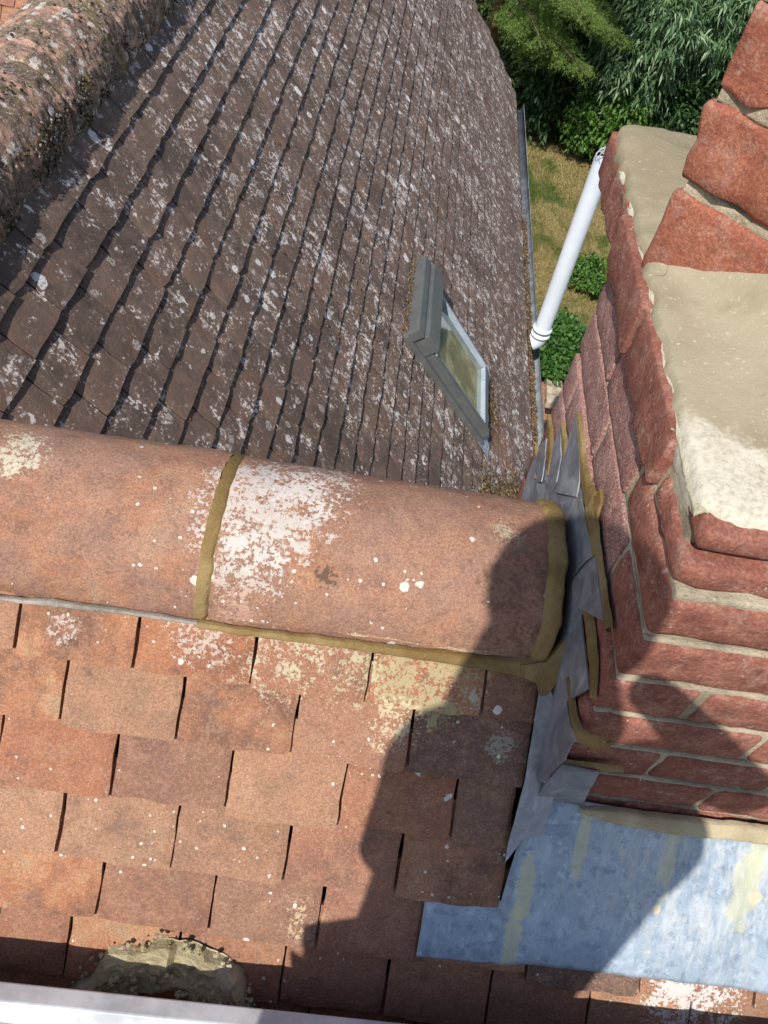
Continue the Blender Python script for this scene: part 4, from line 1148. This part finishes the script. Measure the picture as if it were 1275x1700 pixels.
def leaves(name, mat, parent, twigs, ln, wd, per_=9, droop=.4, seed=1, fold=.25):
    """twigs: list of (pos, outward dir); each carries a rosette of folded leaves"""
    r = np.random.default_rng(seed); n = len(twigs)*per_
    P0 = np.repeat(np.array([t[0] for t in twigs]), per_, 0); D0 = np.repeat(np.array([t[1] for t in twigs]), per_, 0)
    along = r.uniform(-.12, .12, (n, 1))*(ln*6)**.5
    P0 = P0+D0*along+r.normal(0, ln*.25, (n, 3))
    d = D0*.6+r.normal(0, .75, (n, 3)); d[:, 2] -= droop; d /= np.linalg.norm(d, axis=1, keepdims=True)
    up = np.array([0, 0, 1.])+r.normal(0, .45, (n, 3)); sdv = np.cross(d, up); sdv /= np.linalg.norm(sdv, axis=1, keepdims=True); nr = np.cross(sdv, d)
    L = ln*r.uniform(.6, 1.25, (n, 1)); Wd = wd*r.uniform(.7, 1.2, (n, 1))
    tip = P0+d*L-np.array([0, 0, 1.])*L*.22*droop*2; mid = P0+d*L*.45
    a = mid+sdv*Wd*.5+nr*Wd*fold; b = mid-sdv*Wd*.5+nr*Wd*fold
    m2 = P0+d*L*.75-np.array([0, 0, 1.])*L*.10*droop
    vs = np.stack([P0, a, tip, b, mid], 1).reshape(-1, 3)
    base = (np.arange(n)*5)[:, None, None]
    f = (base+np.array([[0, 4, 1], [1, 4, 2], [0, 3, 4], [3, 2, 4]])[None]).reshape(-1, 3)
    me = bpy.data.meshes.new(name); me.vertices.add(len(vs)); me.vertices.foreach_set('co', vs.astype('f').ravel())
    me.loops.add(len(f)*3); me.loops.foreach_set('vertex_index', f.astype('i').ravel())
    me.polygons.add(len(f)); me.polygons.foreach_set('loop_start', np.arange(0, len(f)*3, 3, dtype='i')); me.update(calc_edges=True)
    me.materials.append(mat); o = obj(name, me, parent); o['kind'] = 'stuff'; return o
def crown_twigs(c, rad, n, seed, lumps=14, gap=.0):
    r = random.Random(seed); out = []
    cs = []
    for _ in range(lumps):
        d = V((r.gauss(0, 1), r.gauss(0, 1), r.gauss(0, .8))).normalized()
        cs.append((V((c[0]+d.x*rad[0]*.72*r.uniform(.6, 1), c[1]+d.y*rad[1]*.72*r.uniform(.6, 1), c[2]+d.z*rad[2]*.75*r.uniform(.5, 1))), r.uniform(.28, .48)))
    for _ in range(n):
        q, k = r.choice(cs); d = V((r.gauss(0, 1), r.gauss(0, 1), r.gauss(0, 1))).normalized()
        rr = k*r.uniform(.55, 1.05); p = V((q.x+d.x*rad[0]*rr, q.y+d.y*rad[1]*rr, q.z+d.z*rad[2]*rr))
        out.append((tuple(p), tuple((d*.8+V((0, 0, .25))).normalized())))
    return out
def trunkset(name, parent, base, tips, r0):
    bm = bmesh.new()
    for t in tips:
        a = V(base); b = V(t); m_ = a.lerp(b, .5)+V((rng.gauss(0, .1), rng.gauss(0, .1), .1))
        tube(bm, a, m_, r0, 8, True, r0*.6); tube(bm, m_, b, r0*.6, 8, True, r0*.2)
    return bmobj(name, bm, m_bark, parent, True)
def shrub(name, label, cat, c, rad, n, ln, wd, mat, seed, per_=9, droop=.4, group=None, lumps=14, nb=7):
    e = empty(name, (c[0], c[1], GZ)); tag(e, label, cat, group)
    tw = crown_twigs(c, rad, n, seed, lumps)
    leaves('crown', mat, e, tw, ln, wd, per_, droop, seed)
    rr = random.Random(seed); tips = [rr.choice(tw)[0] for _ in range(nb)]
    trunkset('trunk', e, (c[0], c[1], GZ-.02), tips, .035)
    return e
# garden shrubs: first the silver leaved one in the middle
shrub('tall_shrub', 'tall shrub with drooping narrow silver green leaves behind the lawn', 'shrub', (3.55, 13.2, -3.9), (1.25, 1.0, 1.5), 2600, .155, .034, lm_budd, 11, 12, .75, lumps=18)
shrub('tall_shrub', 'shrub with narrow silver green leaves nearer the brick stack', 'shrub', (4.9, 14.0, -3.3), (1.4, 1.1, 1.6), 2300, .155, .034, lm_budd, 12, 12, .75, lumps=18)
shrub('leafy_shrub', 'mid green leafy shrub at the edge of the dry lawn, below the silver leaved one', 'shrub', (3.2, 12.9, -5.2), (.75, .55, .75), 1000, .095, .05, lm_bright, 13, 9, .3)
shrub('dark_shrub', 'dark evergreen shrub in shade beside the far end of the gutter', 'shrub', (2.2, 13.6, -4.8), (1.0, .8, 1.3), 1500, .12, .05, lm_dark, 14, 10, .3)
shrub('dark_shrub', 'dark evergreen shrub at the right under the silver leaved shrubs', 'shrub', (4.6, 13.4, -5.1), (1.1, .7, 1.0), 1500, .11, .05, lm_dark, 15, 10, .3)
shrub('light_shrub', 'yellow green leafy shrub high up beside the brick stack', 'shrub', (5.7, 14.6, -2.6), (1.1, .8, 1.2), 900, .11, .05, lm_bright, 16, 10, .3)
hd = crown_twigs((4.5, 16.2, -3.2), (5.5, 1.2, 3.0), 6500, 21, 60)
hedge = empty('hedge', (4.5, 16.2, GZ)); tag(hedge, 'deep dark green hedge closing the garden behind all the shrubs', 'hedge')
leaves('crown', lm_dark, hedge, hd, .16, .08, 10, .3, 22)
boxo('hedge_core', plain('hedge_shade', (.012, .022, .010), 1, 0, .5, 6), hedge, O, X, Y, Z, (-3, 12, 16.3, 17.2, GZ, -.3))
# spruce: boughs with feathery twigs
sp = empty('spruce_tree', (1.6, 13.4, GZ)); tag(sp, 'light green spruce with flat feathery boughs over the far roof corner', 'tree')
bm = bmesh.new(); tube(bm, V((1.1, 13.2, GZ)), V((1.1, 13.2, 1.5)), .13, 12, True, .05); bmobj('trunk', bm, m_bark, sp, True)
tw = []; bm = bmesh.new(); r_ = random.Random(8)
boughs = [(V((1.1, 13.2, z)), V((cos(a)*L, sin(a)*L, -.22*L))) for z, a, L in
          ((-3.4, radians(-25), 2.0), (-3.7, radians(-50), 1.9), (-3.1, radians(-8), 2.0), (-4.0, radians(-30), 1.6), (-2.2, radians(-50), 2.3), (-2.6, radians(-28), 2.4), (-2.9, radians(-62), 2.0), (-2.4, radians(-85), 2.0), (-3.2, radians(-40), 1.9), (-1.8, radians(-18), 2.2), (-1.7, radians(-60), 2.0), (-3.5, radians(-70), 1.6),
           (-2.0, radians(-110), 2.0), (-3.3, radians(-15), 1.8), (-1.3, radians(-40), 1.9), (-3.0, radians(-130), 1.7))]
for (a, d) in boughs:
    tube(bm, a, a+d, .028, 7, True, .006); dn_ = d.normalized(); sdv = dn_.cross(Z).normalized()
    for k in range(46):
        t = r_.uniform(.18, 1.0); base_ = a+d*t; sgn = r_.choice((-1, 1)); L2 = (1.05-t)*.75+.12
        dirv = (sdv*sgn+dn_*.8+V((0, 0, r_.uniform(-.35, .05)))).normalized()
        n2 = int(L2/.035)
        for q in range(n2):
            p = base_+dirv*(q+1)*.035+V((0, 0, -.10*((q/n2)**2)*L2)); tw.append((tuple(p), tuple(dirv)))
            if q % 3 == 0:
                d3 = (dirv*.7+dirv.cross(Z)*r_.choice((-1, 1))+V((0, 0, -.2))).normalized()
                for w_ in range(4): tw.append((tuple(p+d3*.03*(w_+1)), tuple(d3)))
bmobj('branches', bm, m_bark, sp, True)
print('spruce twigs', len(tw))
leaves('crown', lm_spruce, sp, tw, .035, .007, 9, .1, 31, .1)
# low bush near the house, patio edge
shrub('low_bush', 'bright green low bush at the patio edge beside the white pipe', 'bush', tuple(on(925, 580, (Z, GZ+.2))), (.46, .50, .26), 2000, .07, .05, lm_bush, 41, 8, .1, lumps=24, nb=4)
shrub('yellow_flower_plant', 'rough weedy plant on the lawn beside the brick chimney', 'plant', tuple(on(975, 455, (Z, GZ+.2))), (.4, .5, .16), 260, .06, .035, lm_bright, 42, 7, .1, nb=3)
# grass blades on the lawn
r = np.random.default_rng(4); n = 90000
gx = r.uniform(1.2, 5.2, n); gy = r.uniform(8.3, 13.3, n); hgt = r.uniform(.02, .06, n); an = r.uniform(0, 6.28, n); ln_ = r.normal(0, .03, (n, 2))
vs = np.zeros((n, 3, 3)); vs[:, 0] = np.stack([gx-np.cos(an)*.004, gy-np.sin(an)*.004, np.full(n, GZ)], 1); vs[:, 1] = np.stack([gx+np.cos(an)*.004, gy+np.sin(an)*.004, np.full(n, GZ)], 1)
vs[:, 2] = np.stack([gx+ln_[:, 0], gy+ln_[:, 1], GZ+hgt], 1)
me = bpy.data.meshes.new('grass'); me.vertices.add(n*3); me.vertices.foreach_set('co', vs.astype('f').ravel()); me.loops.add(n*3); me.loops.foreach_set('vertex_index', np.arange(n*3, dtype='i'))
me.polygons.add(n); me.polygons.foreach_set('loop_start', np.arange(0, n*3, 3, dtype='i')); me.update(calc_edges=True)
gm = M('dry_grass_blades', .9, 0, .1)
gm = gm.out(gm.mix(gm.step(gm.noise(.9, 5, .7, dist=.6), .40, .56), gm.ramp(gm.island(), (0, (.05, .10, .02)), (1, (.12, .17, .04))), gm.ramp(gm.island(), (0, (.22, .17, .06)), (1, (.45, .36, .17)))))
me.materials.append(gm); tag(obj('grass', me), 'short dry lawn grass with green patches', 'grass', kind='stuff')
bpy.data.objects.remove(cage)

for o in bpy.context.scene.objects:
    if o.parent is None and 'category' in o and 'kind' not in o: o['kind'] = 'thing'
